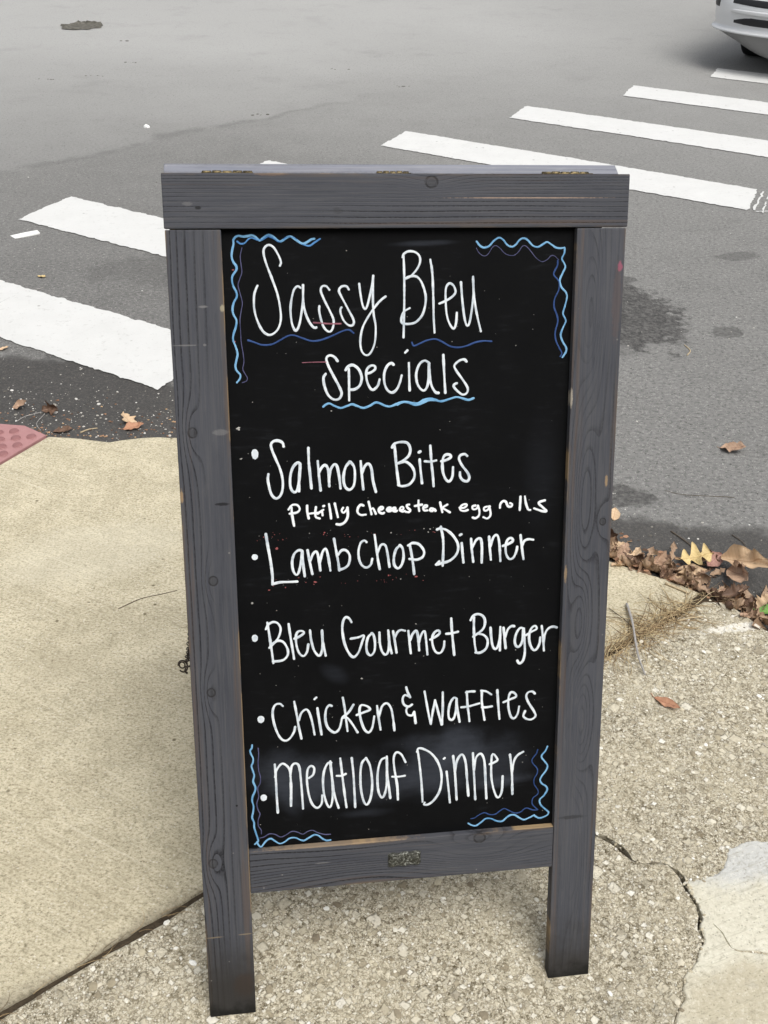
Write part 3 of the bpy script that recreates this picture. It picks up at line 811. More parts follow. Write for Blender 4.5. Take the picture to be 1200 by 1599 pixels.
def slab(name, outline, holes, mat, zf, r=0.008, depth=0.07):
    """a cast slab with a rounded edge; outline and holes are lists of (x, y), outline anticlockwise"""
    def inset(P, d, sgn):
        out = []
        n = len(P)
        for i, (x, y) in enumerate(P):
            ax, ay = P[i - 1]; bx, by = P[(i + 1) % n]
            tx, ty = bx - ax, by - ay
            L = math.hypot(tx, ty) or 1
            out.append((x - sgn * ty / L * d, y + sgn * tx / L * d))
        return out
    loops = [(outline, 1)] + [(h, -1) for h in holes]
    RL = [r if s == 1 else .0011 for P, s in loops]
    tops = [inset(P, q, 1) for (P, s), q in zip(loops, RL)]
    pts, edges = [], []
    for P in tops:
        b = len(pts); n = len(P)
        pts += [Vector(p) for p in P]
        edges += [(b + i, b + (i + 1) % n) for i in range(n)]
    vo, eo, fo, *_ = delaunay_2d_cdt(pts, edges, [], 0, 1e-6)
    def inside(px, py, P):
        c = False
        for i in range(len(P)):
            (x1, y1), (x2, y2) = P[i - 1], P[i]
            if (y1 > py) != (y2 > py) and px < (x2 - x1) * (py - y1) / (y2 - y1) + x1: c = not c
        return c
    A = Acc()
    keep = []
    for f in fo:
        cx_ = sum(vo[i].x for i in f) / len(f); cy_ = sum(vo[i].y for i in f) / len(f)
        if inside(cx_, cy_, tops[0]) and not any(inside(cx_, cy_, h) for h in tops[1:]): keep.append(tuple(f))
    A.add([(v.x, v.y, zf(v.x, v.y)) for v in vo], keep)
    for (P, s), T, r in zip(loops, tops, RL):
        n = len(P)
        rows = []
        for k in range(5):
            a = k / 4 * math.pi / 2
            ins = r * (1 - math.sin(a))
            Q = inset(P, ins, 1)
            rows.append([(x, y, zf(x, y) - r * (1 - math.cos(a))) for x, y in Q])
        rows.append([(x, y, zf(x, y) - depth) for x, y in P])
        V = [q for row in rows for q in row]
        Fc = [(k * n + i, (k + 1) * n + i, (k + 1) * n + (i + 1) % n, k * n + (i + 1) % n) for k in range(len(rows) - 1) for i in range(n)]
        A.add(V, Fc)
    return A.obj(name, mat)

def dens(P, step, jit=0.0, closed=False, seed=0):
    """resample a polyline and roughen it"""
    out = []
    Q = P + [P[0]] if closed else P
    k = 0
    for a, b in zip(Q, Q[1:]):
        n = max(1, int(math.hypot(b[0] - a[0], b[1] - a[1]) / step))
        for i in range(n):
            t = i / n
            x, y = a[0] + (b[0] - a[0]) * t, a[1] + (b[1] - a[1]) * t
            if jit and k:
                x += jit * vnoise(k * .45, .5, seed) + jit * .6 * vnoise(k * 1.3, 3.5, seed)
                y += jit * vnoise(k * .45, 9.5, seed + 1) + jit * .6 * vnoise(k * 1.3, 7.5, seed + 1)
            out.append((x, y)); k += 1
    if not closed: out.append(P[-1])
    return out

J0, J1 = (-0.580, 0.883), (0.507, 1.762)      # the joint between the two slabs
jd = Vector((J1[0] - J0[0], J1[1] - J0[1])).normalized(); jn = Vector((-jd.y, jd.x))
def jpt(t, off): return (J0[0] + jd.x * t + jn.x * off, J0[1] + jd.y * t + jn.y * off)
JL = 1.745
joint_far = dens([jpt(-4.5, 0.007), jpt(-0.2, 0.006), jpt(0.3, 0.007), jpt(1.4, 0.008), jpt(JL, 0.012)], 0.04, 0.0016, seed=5)
joint_near = dens([jpt(-4.5, -0.007), jpt(-0.2, -0.006), jpt(0.3, -0.008), jpt(1.4, -0.008), jpt(JL, -0.014)], 0.025, 0.0035, seed=9)
kerb = dens([(-1.0145, 2.672), (-0.948, 2.671), (-0.868, 2.663), (-0.824, 2.653), (-0.793, 2.668), (-0.748, 2.684), (-0.624, 2.693), (-0.3, 2.60), (0.1, 2.40), (0.577, 2.13), (0.629, 2.099), (0.68, 2.071), (0.737, 2.038), (0.783, 2.005)], 0.03, 0.004, seed=2)
tac_edge = [(-2.58, -0.52), (-1.86, 0.955), (-1.104, 2.502), (-1.0145, 2.672)]      # where the tactile panel meets the slab
# slab outline, anticlockwise: joint (left to right), then street edge (right to left), then the tactile panel edge (far to near)
O1 = [(-6.5, -3.9)] + joint_far[6:] + list(reversed(kerb))[0:] + list(reversed(tac_edge))[1:3] + [(-1.9, 0.86), (-6.5, 0.86)]
tag(slab("concrete_pavement", O1, [], m_concrete(), lambda x, y: zs(x), 0.010), "smooth tan broomed concrete pavement left of the chalkboard sign", "pavement", kind="structure")

patch_edge = [(0.42, 0.55), (0.44, 0.70), (0.466, 0.85), (0.479, 0.902), (0.494, 0.932), (0.506, 0.977), (0.535, 1.003), (0.553, 1.043), (0.560, 1.078), (0.565, 1.119), (0.553, 1.137), (0.556, 1.162),
              (0.587, 1.163), (0.619, 1.187), (0.630, 1.206), (0.650, 1.233), (0.672, 1.247), (0.699, 1.252), (0.725, 1.254), (0.86, 1.25), (1.0, 1.2)]
patch_far = dens(patch_edge, 0.006, 0.0048, seed=21)
P2 = dens([(0.42, 0.55), (0.62, 0.47), (0.9, 0.50), (1.12, 0.62), (1.16, 0.9), (1.08, 1.12), (1.0, 1.2)], 0.01, 0.006, seed=61)[:-1] + list(reversed(patch_far))[:-1]
crack_c = dens([(0.30, 1.300), (0.36, 1.272), (0.409, 1.256), (0.427, 1.246), (0.444, 1.233), (0.455, 1.215), (0.464, 1.202), (0.484, 1.196), (0.51, 1.199), (0.527, 1.195), (0.540, 1.181), (0.5465, 1.168)], 0.008, 0.0016, seed=31)
ipk = min(range(len(patch_far)), key=lambda i: abs(patch_far[i][0] - .556) + abs(patch_far[i][1] - 1.162))
crack_c += [(x - .0020, y - .002) for x, y in reversed(patch_far[6:ipk - 1:2])]
def ribbon_hole(C, wf):
    n = len(C); L, Rr = [], []
    for i, (x, y) in enumerate(C):
        a = C[max(0, i - 1)]; b = C[min(n - 1, i + 1)]
        t = Vector((b[0] - a[0], b[1] - a[1])).normalized()
        h = wf(i / (n - 1)) * (1 + .6 * vnoise(i * .8, .3, 44))
        L.append((x - t.y * h, y + t.x * h)); Rr.append((x + t.y * h, y - t.x * h))
    return Rr + list(reversed(L))            # anticlockwise
hole = list(reversed(ribbon_hole(crack_c, lambda t: 0.0008 + 0.0034 * sstep(.02, .12, t) * sstep(.30, .22, t) + .0022 * sstep(.36, .44, t) * sstep(.52, .48, t) + 0.0012 * sstep(.1, .3, t) * sstep(.52, .46, t) * (1 + vnoise(t * 30, 1, 3)) if t < .52 else max(.00006, 0.00028 + .0004 * vnoise(t * 50, 2, 3)))))
pk = dens([(0.783, 1.968), (0.823, 1.967), (0.855, 1.944), (0.882, 1.903), (0.909, 1.867), (1.1, 1.66), (1.4, 1.30), (2.0, 0.5), (4.0, -4.0)], 0.03, 0.005, seed=12)
O2 = [(-6.5, -4.2)] + [(4.0, -4.2)] + list(reversed(pk)) + list(reversed(joint_near))[1:-6]
hole_r = hole
tag(slab("pebble_pavement", O2, [hole_r], m_pebble(), lambda x, y: zs(x), 0.007), "rough exposed pebble concrete pavement under the chalkboard sign", "pavement", kind="structure")
crack2 = dens([(0.578, 1.075), (0.589, 1.059), (0.592, 1.044), (0.598, 1.030), (0.613, 1.023), (0.640, 1.025), (0.655, 1.020), (0.70, 1.022), (0.75, 1.01)], 0.008, 0.0014, seed=77)
hole2 = list(reversed(ribbon_hole(crack2, lambda t: 0.0006 + 0.0017 * math.sin(math.pi * t))))
tag(slab("cement_patch", P2, [hole2], m_patch(), lambda x, y: zs(x) + 0.0022 + 0.0010 * vnoise(x * 14, y * 14, 8), 0.004, 0.02), "smooth pale cement repair patch at the right front of the pebble pavement", "pavement repair", kind="structure")
# earth in the joint
soil = m_soil()
A = Acc()
n = 150
V = []
for i in range(n + 1):
    t = -1.2 + (JL + 1.25) * i / n
    for k in range(6):
        o_ = -0.018 + 0.036 * k / 5
        x, y = jpt(t, o_)
        V.append((x, y, zs(x) - 0.011 + 0.0035 * vnoise(t * 60, k * 1.3, 4) + 0.003 * vnoise(t * 15, k * .7, 6)))
A.add(V, [(i * 6 + k, (i + 1) * 6 + k, (i + 1) * 6 + k + 1, i * 6 + k + 1) for i in range(n) for k in range(5)])
tag(A.obj("joint_soil", soil, None, True), "dark dirt packed in the joint between both pavements", "soil", kind="structure")
A = Acc()
V = []
for i, (x, y) in enumerate(crack_c):
    for k in range(3): V.append((x + (k - 1) * .004, y + (k - 1) * .010, zs(x) - 0.014 + .002 * vnoise(i, k, 2)))
A.add(V, [(i * 3 + k, (i + 1) * 3 + k, (i + 1) * 3 + k + 1, i * 3 + k + 1) for i in range(len(crack_c) - 1) for k in range(2)])
tag(A.obj("crack_soil", soil, None, True), "dark earth at the bottom of the crack in the pebble pavement", "soil", kind="structure")

# ------------------------------------------------------------------ tactile paving: one panel with truncated domes
A = Acc()
tl = Vector((-1.0185, 2.674)); td = Vector((-0.4355, -0.900)).normalized(); tn = Vector((-td.y, td.x))
if tn.x > 0: tn = -tn
def tp(a, b): q = tl + td * a + tn * b; return q.x, q.y
bm = bmesh.new()
far_ = [(-1.0185, 2.674), (-1.10, 2.728), (-1.18, 2.735), (-2.1, 2.72)]
near_ = [(-1.0185, 2.674), (-1.108, 2.502), (-1.30, 2.108), (-1.70, 2.10), (-2.1, 2.10)]
ring = far_ + list(reversed(near_))[:-1]
ring = list(reversed(ring))
flat_n = 0
top = [bm.verts.new((x, y, zs(x) + 0.001)) for x, y in ring]
bot = [bm.verts.new((x, y, zs(x) - 0.05)) for x, y in ring]
f = bm.faces.new(top)
for i in range(len(ring)): bm.faces.new((top[i - 1], bot[i - 1], bot[i], top[i]))
bmesh.ops.recalc_face_normals(bm, faces=bm.faces)
flat_n = len(bm.faces)
for ia in range(0, 16):
    for ib in range(0, 24):
        x, y = tp(0.030 + ia * 0.058 + (0.029 if ib % 2 else 0), 0.030 + ib * 0.0335)
        if not (-2.05 < x and 2.13 < y < 2.715): continue
        rows = []
        for (rr, hh) in ((0.0150, 0.0005), (0.0138, 0.003), (0.0122, 0.0052), (0.0100, 0.0060), (0.0, 0.0062)):
            if rr == 0: rows.append([bm.verts.new((x, y, zs(x) + hh + .001))]); continue
            rows.append([bm.verts.new((x + rr * math.cos(k * math.pi / 8), y + rr * math.sin(k * math.pi / 8), zs(x) + hh + .001)) for k in range(16)])
        for a, b in zip(rows, rows[1:]):
            for k in range(16):
                if len(b) == 1: bm.faces.new((a[k], a[(k + 1) % 16], b[0]))
                else: bm.faces.new((a[k], a[(k + 1) % 16], b[(k + 1) % 16], b[k]))
tac = bm_obj("tactile_paving", bm, m_tactile(), None, True)
for p_ in list(tac.data.polygons)[:flat_n]: p_.use_smooth = False
tag(tac, "faded red tactile paving panel with raised domes at the left kerb", "tactile paving")

# ------------------------------------------------------------------ crosswalk
paint = m_paint()
tips = [(-2.436, 4.469), (-1.596, 5.101), (-0.692, 5.847), (0.085, 6.569), (0.910, 7.349), (1.787, 8.107), (2.604, 8.856), (3.44, 9.60)]
lens = [2.13, 2.15, 1.9, 2.15, 2.2, 2.15, 2.15, 2.15]
names = ["nearest white crosswalk stripe at the left, its end hidden by the sign", "second white crosswalk stripe, starting with a corner left of the sign top", "white crosswalk stripe hidden behind the sign but for one tip",
         "white crosswalk stripe with a ragged right end, just behind the sign top", "long white crosswalk stripe above the ragged ended one", "narrow looking white crosswalk stripe next before the car's shadow",
         "white crosswalk stripe in the shade of the silver car", "white crosswalk stripe beneath the silver car"]
for i, ((tx, ty), L, lb) in enumerate(zip(tips, lens, names)):
    a = (tx, ty); b = (tx + .863 * L, ty - .505 * L); c_ = (b[0] - .155, b[1] - .363); d_ = (tx - .148, ty - .367)
    rg = dens([d_, c_, b, a], 0.012, 0.0085, True, seed=50 + i)
    A = Acc()
    def zp(x, y): return zroad(x, y) + 0.004
    pts = [Vector(q) for q in rg]
    nn = len(pts)
    inner = [Vector((d_[0] * (1 - s_) * (1 - t_) + c_[0] * s_ * (1 - t_) + a[0] * (1 - s_) * t_ + b[0] * s_ * t_, d_[1] * (1 - s_) * (1 - t_) + c_[1] * s_ * (1 - t_) + a[1] * (1 - s_) * t_ + b[1] * s_ * t_))
             for s_ in [k / 20 for k in range(1, 20)] for t_ in (.25, .5, .75)]
    vo, eo, fo, *_ = delaunay_2d_cdt(pts + inner, [(k, (k + 1) % nn) for k in range(nn)], [list(range(nn))], 1, 1e-6)
    A.add([(v.x, v.y, zp(v.x, v.y)) for v in vo], [tuple(f) for f in fo])
    if i == 3:                                # broken paint beyond the ragged end
        for (s0, s1, o0, o1, wd) in ((.05, .95, .03, .035, .011), (.0, .5, .075, .07, .007), (.62, 1.0, .065, .075, .009), (.15, .4, .11, .12, .012), (.0, .12, .04, .10, .01), (.75, .9, .11, .125, .006)):
            V = []
            for k in range(13):
                q = k / 12; s_ = s0 + (s1 - s0) * q; of = o0 + (o1 - o0) * q + .006 * vnoise(k * .9, wd * 900, 3)
                hw_ = wd * (.35 + .65 * abs(vnoise(k * .8, wd * 500, 9)))
                bx = c_[0] + (b[0] - c_[0]) * s_ + .863 * of; by = c_[1] + (b[1] - c_[1]) * s_ - .505 * of
                for e_ in (-hw_, hw_): V.append((bx + .863 * e_, by - .505 * e_, zp(bx, by)))
            A.add(V, [(2 * k, 2 * k + 1, 2 * k + 3, 2 * k + 2) for k in range(12)])
    tag(A.obj("crosswalk_stripe", paint), lb, "road marking", "white painted crosswalk stripes", "structure")

# ------------------------------------------------------------------ sunken utility cover far out in the street
A = Acc()
cx_, cy_ = -2.86, 10.20
V = []; nr = 40
prof = [(1.0, 0.002), (0.93, 0.010), (0.80, 0.008), (0.72, 0.002), (0.0, 0.001)]
for (q, h_) in prof:
    for k in range(nr):
        an = 2 * math.pi * k / nr
        rr = (0.175 + .05 * vnoise(k * .6, 1.2, 7)) * q
        V.append((cx_ + rr * math.cos(an) * 1.05, cy_ + rr * math.sin(an) * .85, zroad(cx_, cy_) + .004 + h_ * (1 + .8 * vnoise(k * .9, q * 5, 3)) + (.028 * max(0, math.sin(an)) * (abs(vnoise(k * 1.3, q * 9, 5)) + .3) if .5 < q < .99 else 0)))
A.add(V, [(j * nr + k, j * nr + (k + 1) % nr, (j + 1) * nr + (k + 1) % nr, (j + 1) * nr + k) for j in range(len(prof) - 1) for k in range(nr)])
tag(A.obj("utility_cover", plain("dark_cast_iron", (0.11, 0.105, 0.09), 0.9, .2, 0, .95, 22, .6)), "small dark utility cover with a broken rim in the far pale asphalt", "utility cover")
# ------------------------------------------------------------------ the sandwich board
BM = Matrix(((0.9891752, -0.0269524, 0.1442431, 0.0492782), (0.1450416, 0.3286875, -0.9332350, 0.9189218),
             (-0.0222580, 0.9440541, 0.3290387, -0.0341982), (0, 0, 0, 1)))      # (across, up the board, out of its face)
V0, HT, RB, LB, LT = 0.0357, 1.2821, 1.2138, 0.2449, 0.3159
IL, IR, HW, TH = -0.2346, 0.2363, 0.3050, 0.020
sign = empty("sandwich_board", BM)
tag(sign, "grey stained wooden A-frame chalkboard sign with handwritten white menu of specials on the pavement", "sandwich board")
pink = (0.45, 0.10, 0.17); tan = (0.40, 0.27, 0.14); scuff = (0.30, 0.29, 0.28)
TAU = 2 * math.pi
hw = 0.0345
W_top = wood("stained_wood_top_rail", 'u', 1.248, hw, 3.1, [(0.0378, 1.2712, 0.0068)], 190, 3.6, 1.3, 14, 1.15,
             [(-0.275, 1.245, .006, .0025, scuff, .2), (-0.262, 1.240, .004, .002, (0.012, .012, .012), .8), (-0.085, 1.236, .006, .004, (.03, .03, .03), .3), (0.17, 1.252, .10, .0008, (0.30, .22, .17), .8), (-0.17, 1.281, .02, .002, (.24, .15, .09), .35)], 1.0, 1500)
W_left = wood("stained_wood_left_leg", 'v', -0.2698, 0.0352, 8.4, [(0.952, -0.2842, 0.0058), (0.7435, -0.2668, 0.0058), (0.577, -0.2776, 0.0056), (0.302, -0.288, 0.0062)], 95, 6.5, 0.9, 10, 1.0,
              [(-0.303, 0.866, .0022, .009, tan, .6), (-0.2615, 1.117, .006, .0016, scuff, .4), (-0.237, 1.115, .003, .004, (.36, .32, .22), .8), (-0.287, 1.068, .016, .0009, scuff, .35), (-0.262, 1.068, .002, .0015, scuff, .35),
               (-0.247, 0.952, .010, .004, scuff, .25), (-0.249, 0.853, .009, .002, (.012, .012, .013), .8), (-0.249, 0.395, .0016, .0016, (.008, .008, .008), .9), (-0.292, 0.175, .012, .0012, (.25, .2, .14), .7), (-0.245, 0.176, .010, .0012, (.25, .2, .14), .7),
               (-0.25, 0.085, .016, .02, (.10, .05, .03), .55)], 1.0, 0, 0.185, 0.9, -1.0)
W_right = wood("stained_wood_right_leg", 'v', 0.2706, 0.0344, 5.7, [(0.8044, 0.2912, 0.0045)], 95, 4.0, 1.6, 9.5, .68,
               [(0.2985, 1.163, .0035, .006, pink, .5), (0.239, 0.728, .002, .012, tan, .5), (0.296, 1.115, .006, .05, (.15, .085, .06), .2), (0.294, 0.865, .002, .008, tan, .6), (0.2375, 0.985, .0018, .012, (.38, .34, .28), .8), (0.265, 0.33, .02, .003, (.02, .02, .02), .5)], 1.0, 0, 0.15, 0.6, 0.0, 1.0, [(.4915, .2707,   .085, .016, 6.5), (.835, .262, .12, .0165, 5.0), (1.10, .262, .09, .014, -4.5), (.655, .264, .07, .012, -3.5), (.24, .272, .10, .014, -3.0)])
W_low = wood("stained_wood_lower_rail", 'u', 0.2804, 0.0355, 12.9, [(0.118, 0.3055, 0.0075)], 120, 5.0, 1.9, 13, 1.2,
             [(-0.125, 0.287, .012, .0012, scuff, .3), (-0.10, 0.3155, .10, .0016, (.36, .26, .16), .55)], 1.2, -700, None, 0, 0, 1.0, [(-.05, .262, .16, .02, -3.0), (.115, .275, .09, .02, 4.0)])
W_back = wood("stained_wood_back_frame", 'v', 0.0, 0.305, 15.2, [], 80, 6, 1.2, 8, 1.0)
W_cap_skylit = wood("stained_wood_back_top_skylit", 'u', 1.25, 0.05, 19.0, [], 120, 3, 1.2, 10, .35, (), .5, 0, None, 0, 0, 3.0)  # paler copy of the wood: sky light on the top rail painted in
bd = m_board()
def part(name, b, mat, parent=sign, bev=0.0016, jit=0.0):
    bm = bmesh.new(); box(bm, *b, bev, 2, jit)
    return bm_obj(name, bm, mat, parent)
part("top_rail", (-HW - .0008, HW + .0012, RB + .0006, HT, -TH, 0), W_top)
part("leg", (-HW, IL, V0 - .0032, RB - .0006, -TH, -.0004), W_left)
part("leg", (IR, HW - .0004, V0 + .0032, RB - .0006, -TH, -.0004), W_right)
part("lower_rail", (IL + .0004, IR - .0004, LB, LT, -TH, -.0010), W_low)
bmp = bmesh.new()
nx, ny = 12, 24
box(bmp, IL - .001, IR + .001, LT - .001, RB + .001, -.016, -.011)
panel = bm_obj("chalkboard", bmp, bd, sign)

# the back frame, hinged at the ridge and opened
def rot_back(o): o.matrix_local = Matrix.Translation((0, HT, -TH - .001)) @ Matrix.Rotation(R(38.6), 4, 'X') @ Matrix.Translation((0, -HT, TH + .001)); return o
BW = 0.3035
bk = part("back_frame", (-BW, BW - .006, RB, HT + .002, -2 * TH - .001, -TH - .001), W_cap_skylit); rot_back(bk)
def bpart(name, b, mat):
    bm = bmesh.new(); box(bm, *b, .0016, 2)
    o = bm_obj(name, bm, mat, bk); return o
bpart("leg", (-BW, -BW + .07, V0, RB - .0006, -2 * TH - .0012, -TH - .0012), W_back)
bpart("leg", (BW - .076, BW - .006, V0, RB - .0006, -2 * TH - .0012, -TH - .0012), W_back)
bpart("lower_rail", (-BW + .0704, BW - .0764, LB, LT, -2 * TH - .0008, -TH - .0016), W_back)
bpart("chalkboard", (-BW + .0695, BW - .0755, LT - .001, RB + .001, -2 * TH + .006, -2 * TH + .011), bd)

# hinges along the ridge
brass = Mat("tarnished_brass", 0.45, 0.5, 0.75)
nz = brass.noise(brass.obj(), 180, 4, .65)
brass = brass.out(brass.mix(brass.sm(.35, .65, nz), (0.035, 0.028, 0.016), (0.22, 0.17, 0.085)), None, nz, .3)
for (u0, u1) in ((-0.2560, -0.1912), (-0.0315, 0.0120), (0.1905, 0.2560)):
    A = Acc()
    k = 5
    for i in range(k):
        a = u0 + (u1 - u0) * i / k + .0005; b = u0 + (u1 - u0) * (i + 1) / k - .0005
        A.add(*tube([(a, HT + .0016, -TH - .0006), (a + .0006, HT + .0016, -TH - .0006), (b - .0006, HT + .0016, -TH - .0006), (b, HT + .0016, -TH - .0006)],
                    [.0022, .0030, .0030, .0022] if i % 2 else [.0019, .0027, .0027, .0019], 10))
    A.add([(u0, HT + .0011, -TH), (u1, HT + .0011, -TH), (u1, HT + .0011, -.004), (u0, HT + .0011, -.004), (u0, HT - .0002, -TH), (u1, HT - .0002, -TH), (u1, HT - .0002, -.004), (u0, HT - .0002, -.004)],
          [(0, 1, 2, 3), (7, 6, 5, 4), (0, 4, 5, 1), (1, 5, 6, 2), (2, 6, 7, 3), (3, 7, 4, 0)])
    A.obj("hinge", brass, sign, True)

# corroded catch plate on the lower rail
bm = bmesh.new()
nu, nv = 36, 20
cu, cv, hu, hv = 0.0008, 0.2828, 0.0255, 0.0112
grid = []
for j in range(nv + 1):
    row = []
    for i in range(nu + 1):
        a = -1 + 2 * i / nu; b = -1 + 2 * j / nv
        hv_ = hv * (1 + .10 * math.cos(a * 9.0) + .05 * vnoise(a * 5, 1, 3))
        hu_ = hu * (1 + .04 * vnoise(b * 4, 7, 3))
        edge = max(0, 1 - max(abs(a), abs(b)) ** 5)
        ring_ = math.exp(-((max(abs(a), abs(b)) - .84) / .10) ** 2)
        h_ = -.001 + edge ** .4 * (.0042 + .0018 * ring_ + .0011 * vnoise(a * 9, b * 5, 11) + .0008 * vnoise(a * 23, b * 13, 12))
        for (sa, sb) in ((-.45, .05), (.58, .12)): h_ += .0020 * math.exp(-(((a - sa) / .16) ** 2 + ((b - sb) / .34) ** 2))
        row.append(bm.verts.new((cu + a * hu_, cv + b * hv_ + a * .0006, h_)))
    grid.append(row)
for j in range(nv):
    for i in range(nu): bm.faces.new((grid[j][i], grid[j][i + 1], grid[j + 1][i + 1], grid[j + 1][i]))
cm = Mat("corroded_zinc", 0.5, 0.5, 0.55)
nz = cm.noise(cm.obj(), 260, 4, .7); nz2 = cm.noise(cm.obj(), 90, 3, .6)
cm = cm.out(cm.mix(cm.sm(.50, .68, nz), cm.mix(nz2, (0.03, 0.03, 0.022), (0.10, 0.10, 0.085)), (0.34, 0.35, 0.31)), None, nz, .5, .002)
bm_obj("catch_plate", bm, cm, sign, True)

# stay chains between the two frames, one on either side
iron = plain("dark_chain_iron", (0.035, 0.026, 0.02), 0.55, .5, .6, .4, 300)
def back_pt(u, v):     # a point of the back frame's inner face, in board coordinates
    return (Matrix.Translation((0, HT, -TH - .001)) @ Matrix.Rotation(R(38.6), 4, 'X') @ Matrix.Translation((0, -HT, TH + .001))) @ Vector((u, v, -TH - .012))
def chain(side, v0):
    p0 = Vector((side * (HW + (.0045 if side < 0 else .002)), v0, -.012)); p1 = back_pt(side * (HW + (.0035 if side < 0 else .001)), v0 + .03)
    A = Acc(); n = 52
    pts = []
    for i in range(n + 1):
        t = i / n
        q = p0.lerp(p1, t); q.y -= .055 * 4 * t * (1 - t)
        q.x += .0012 * side * math.sin(i * 2.1)
        pts.append(q)
    for i in range(n):
        a, b = pts[i], pts[i + 1]
        t = (b - a); L = t.length; t.normalize()
        s_ = t.cross(Vector((1, 0, 0))); s_.normalize()
        if i % 2: s_ = s_.cross(t).normalized()
        c_ = (a + b) / 2
        loop = []
        for k in range(12):
            an = TAU * k / 12
            loop.append(c_ + t * (math.cos(an) * L * .76) + s_ * (math.sin(an) * .0034))
        A.add(*tube(loop, .00085, 6, True))
    A.obj("chain", iron, sign, True)
    if side > 0: return
    # the open ring that hangs the chain from the front leg
    A = Acc()
    c_ = p0 + Vector((side * .0062, -.005, .0))
    loop = [c_ + Vector((side * .0062 * math.cos(TAU * k / 22), .0088 * math.sin(TAU * k / 22) + .0028 * math.cos(TAU * k / 22), .004 * math.cos(TAU * k / 22))) for k in range(20)]
    A.add(*tube(loop, .0011, 7))
    loop = [c_ + Vector((side * (.0010 + .0040 * math.cos(TAU * k / 18)), .0005 + .0064 * math.sin(TAU * k / 18), -.003 + .004 * math.sin(TAU * k / 18))) for k in range(18)]
    A.add(*tube(loop, .0010, 7, True))
    A.add(*tube([p0 + Vector((-side * .008, -.006, -.001)), p0 + Vector((side * .002, -.006, 0)), p0 + Vector((side * .0035, -.0125, .001)), p0 + Vector((side * .0002, -.016, .001))], .0016, 7))
    A.obj("hook_ring", iron, sign, True)
chain(-1, 0.6205); chain(1, 0.6205)

# ------------------------------------------------------------------ chalk-marker writing on the board
CH = dict(W=m_chalk("white_chalk_ink", (0.42, 0.48, 0.54), (0.76, 0.80, 0.83)), W2=m_chalk("bright_white_chalk_ink", (0.70, 0.74, 0.77), (0.84, 0.86, 0.88)),
          L=m_chalk("light_blue_chalk_ink", (0.085, 0.25, 0.47), (0.22, 0.45, 0.68)), B=m_chalk("mid_blue_chalk_ink", (0.030, 0.12, 0.33), (0.09, 0.25, 0.52)),
          D=m_chalk("dark_blue_chalk_ink", (0.012, 0.034, 0.12), (0.032, 0.075, 0.22)), P=m_chalk("violet_chalk_ink", (0.04, 0.045, 0.11), (0.10, 0.10, 0.20)),
          K=m_chalk("faded_pink_chalk_ink", (0.10, 0.03, 0.045), (0.34, 0.13, 0.17)))
def catmull(P, step):
    out = []
    n = len(P)
    for i in range(n - 1):
        p0 = P[i - 1] if i else P[0] * 2 - P[1]
        p1, p2 = P[i], P[i + 1]
        p3 = P[i + 2] if i + 2 < n else P[-1] * 2 - P[-2]
        m = max(2, int((p2 - p1).length / step))
        for k in range(m):
            t = k / m
            out.append(0.5 * ((2 * p1) + (p2 - p0) * t + (2 * p0 - 5 * p1 + 4 * p2 - p3) * t * t + (3 * p1 - p0 - 3 * p2 + p3) * t ** 3))
    out.append(P[-1].copy())
    return out
ZB = -0.011
layer = [0]
def stroke(A, P, width):
    S_ = catmull(P, .0013)
    n = len(S_)
    d = [0.0]
    for a, b in zip(S_, S_[1:]): d.append(d[-1] + (b - a).length)
    T_ = d[-1]
    layer[0] += 1
    b0 = len(A.V); V = []
    # round cap points at both ends
    t0 = (S_[1] - S_[0]).normalized(); t1 = (S_[-1] - S_[-2]).normalized()
    hw0 = width / 2
    cap = [(-.98, .15), (-.8, .6), (-.45, .89)]
    seq = []
    for (e, w_) in cap: seq.append((S_[0] + t0 * (e * hw0), t0, hw0 * w_, 0))
    sd = layer[0]
    for i in range(n):
        t = (S_[min(n - 1, i + 1)] - S_[max(0, i - 1)]).normalized()
        wv = hw0 * (1 + .17 * vnoise(d[i] * 90, sd, 5) + .07 * vnoise(d[i] * 420, sd, 6))
        seq.append((S_[i], t, wv, d[i] / T_))
    for (e, w_) in reversed(cap): seq.append((S_[-1] - t1 * (e * hw0), t1, hw0 * w_, 1))
    for (c_, t, h_, q) in seq:
        nx_, ny_ = -t.y, t.x
        z = ZB + .00012 + (layer[0] % 40) * .000012 + q * .00011
        V += [(c_.x + nx_ * h_, c_.y + ny_ * h_, z), (c_.x, c_.y, z + .00028), (c_.x - nx_ * h_, c_.y - ny_ * h_, z)]
    Fc = []
    for i in range(len(seq) - 1):
        for k in range(2): Fc.append((i * 3 + k, i * 3 + k + 1, i * 3 + 3 + k + 1, i * 3 + 3 + k))
    A.add(V, Fc)
groups = []
RAW = STROKES.strip().split("\n")
k_ = RAW.index('@ underline1 D 2.8'); RAW.insert(k_ + 2, '@ underline1 D 2.8')
for ln in RAW:
    if ln[0] == "@":
        _, nm, c_, w_ = ln.split(); groups.append((nm, c_, float(w_) / 1000, [])); continue
    groups[-1][3].append([Vector((int(a) / 1e4, int(b) / 1e4)) for a, b in (q.split(",") for q in ln.split())])
BUL = dict(item1=(-.2025, .9188, .0047, .0072), item3=(-.2082, .7726, .0044, .0044), item4=(-.2127, .6521, .0044, .0056), item5=(-.2087, .5257, .0050, .0058), item6=(-.2092, .3988, .0048, .0055))
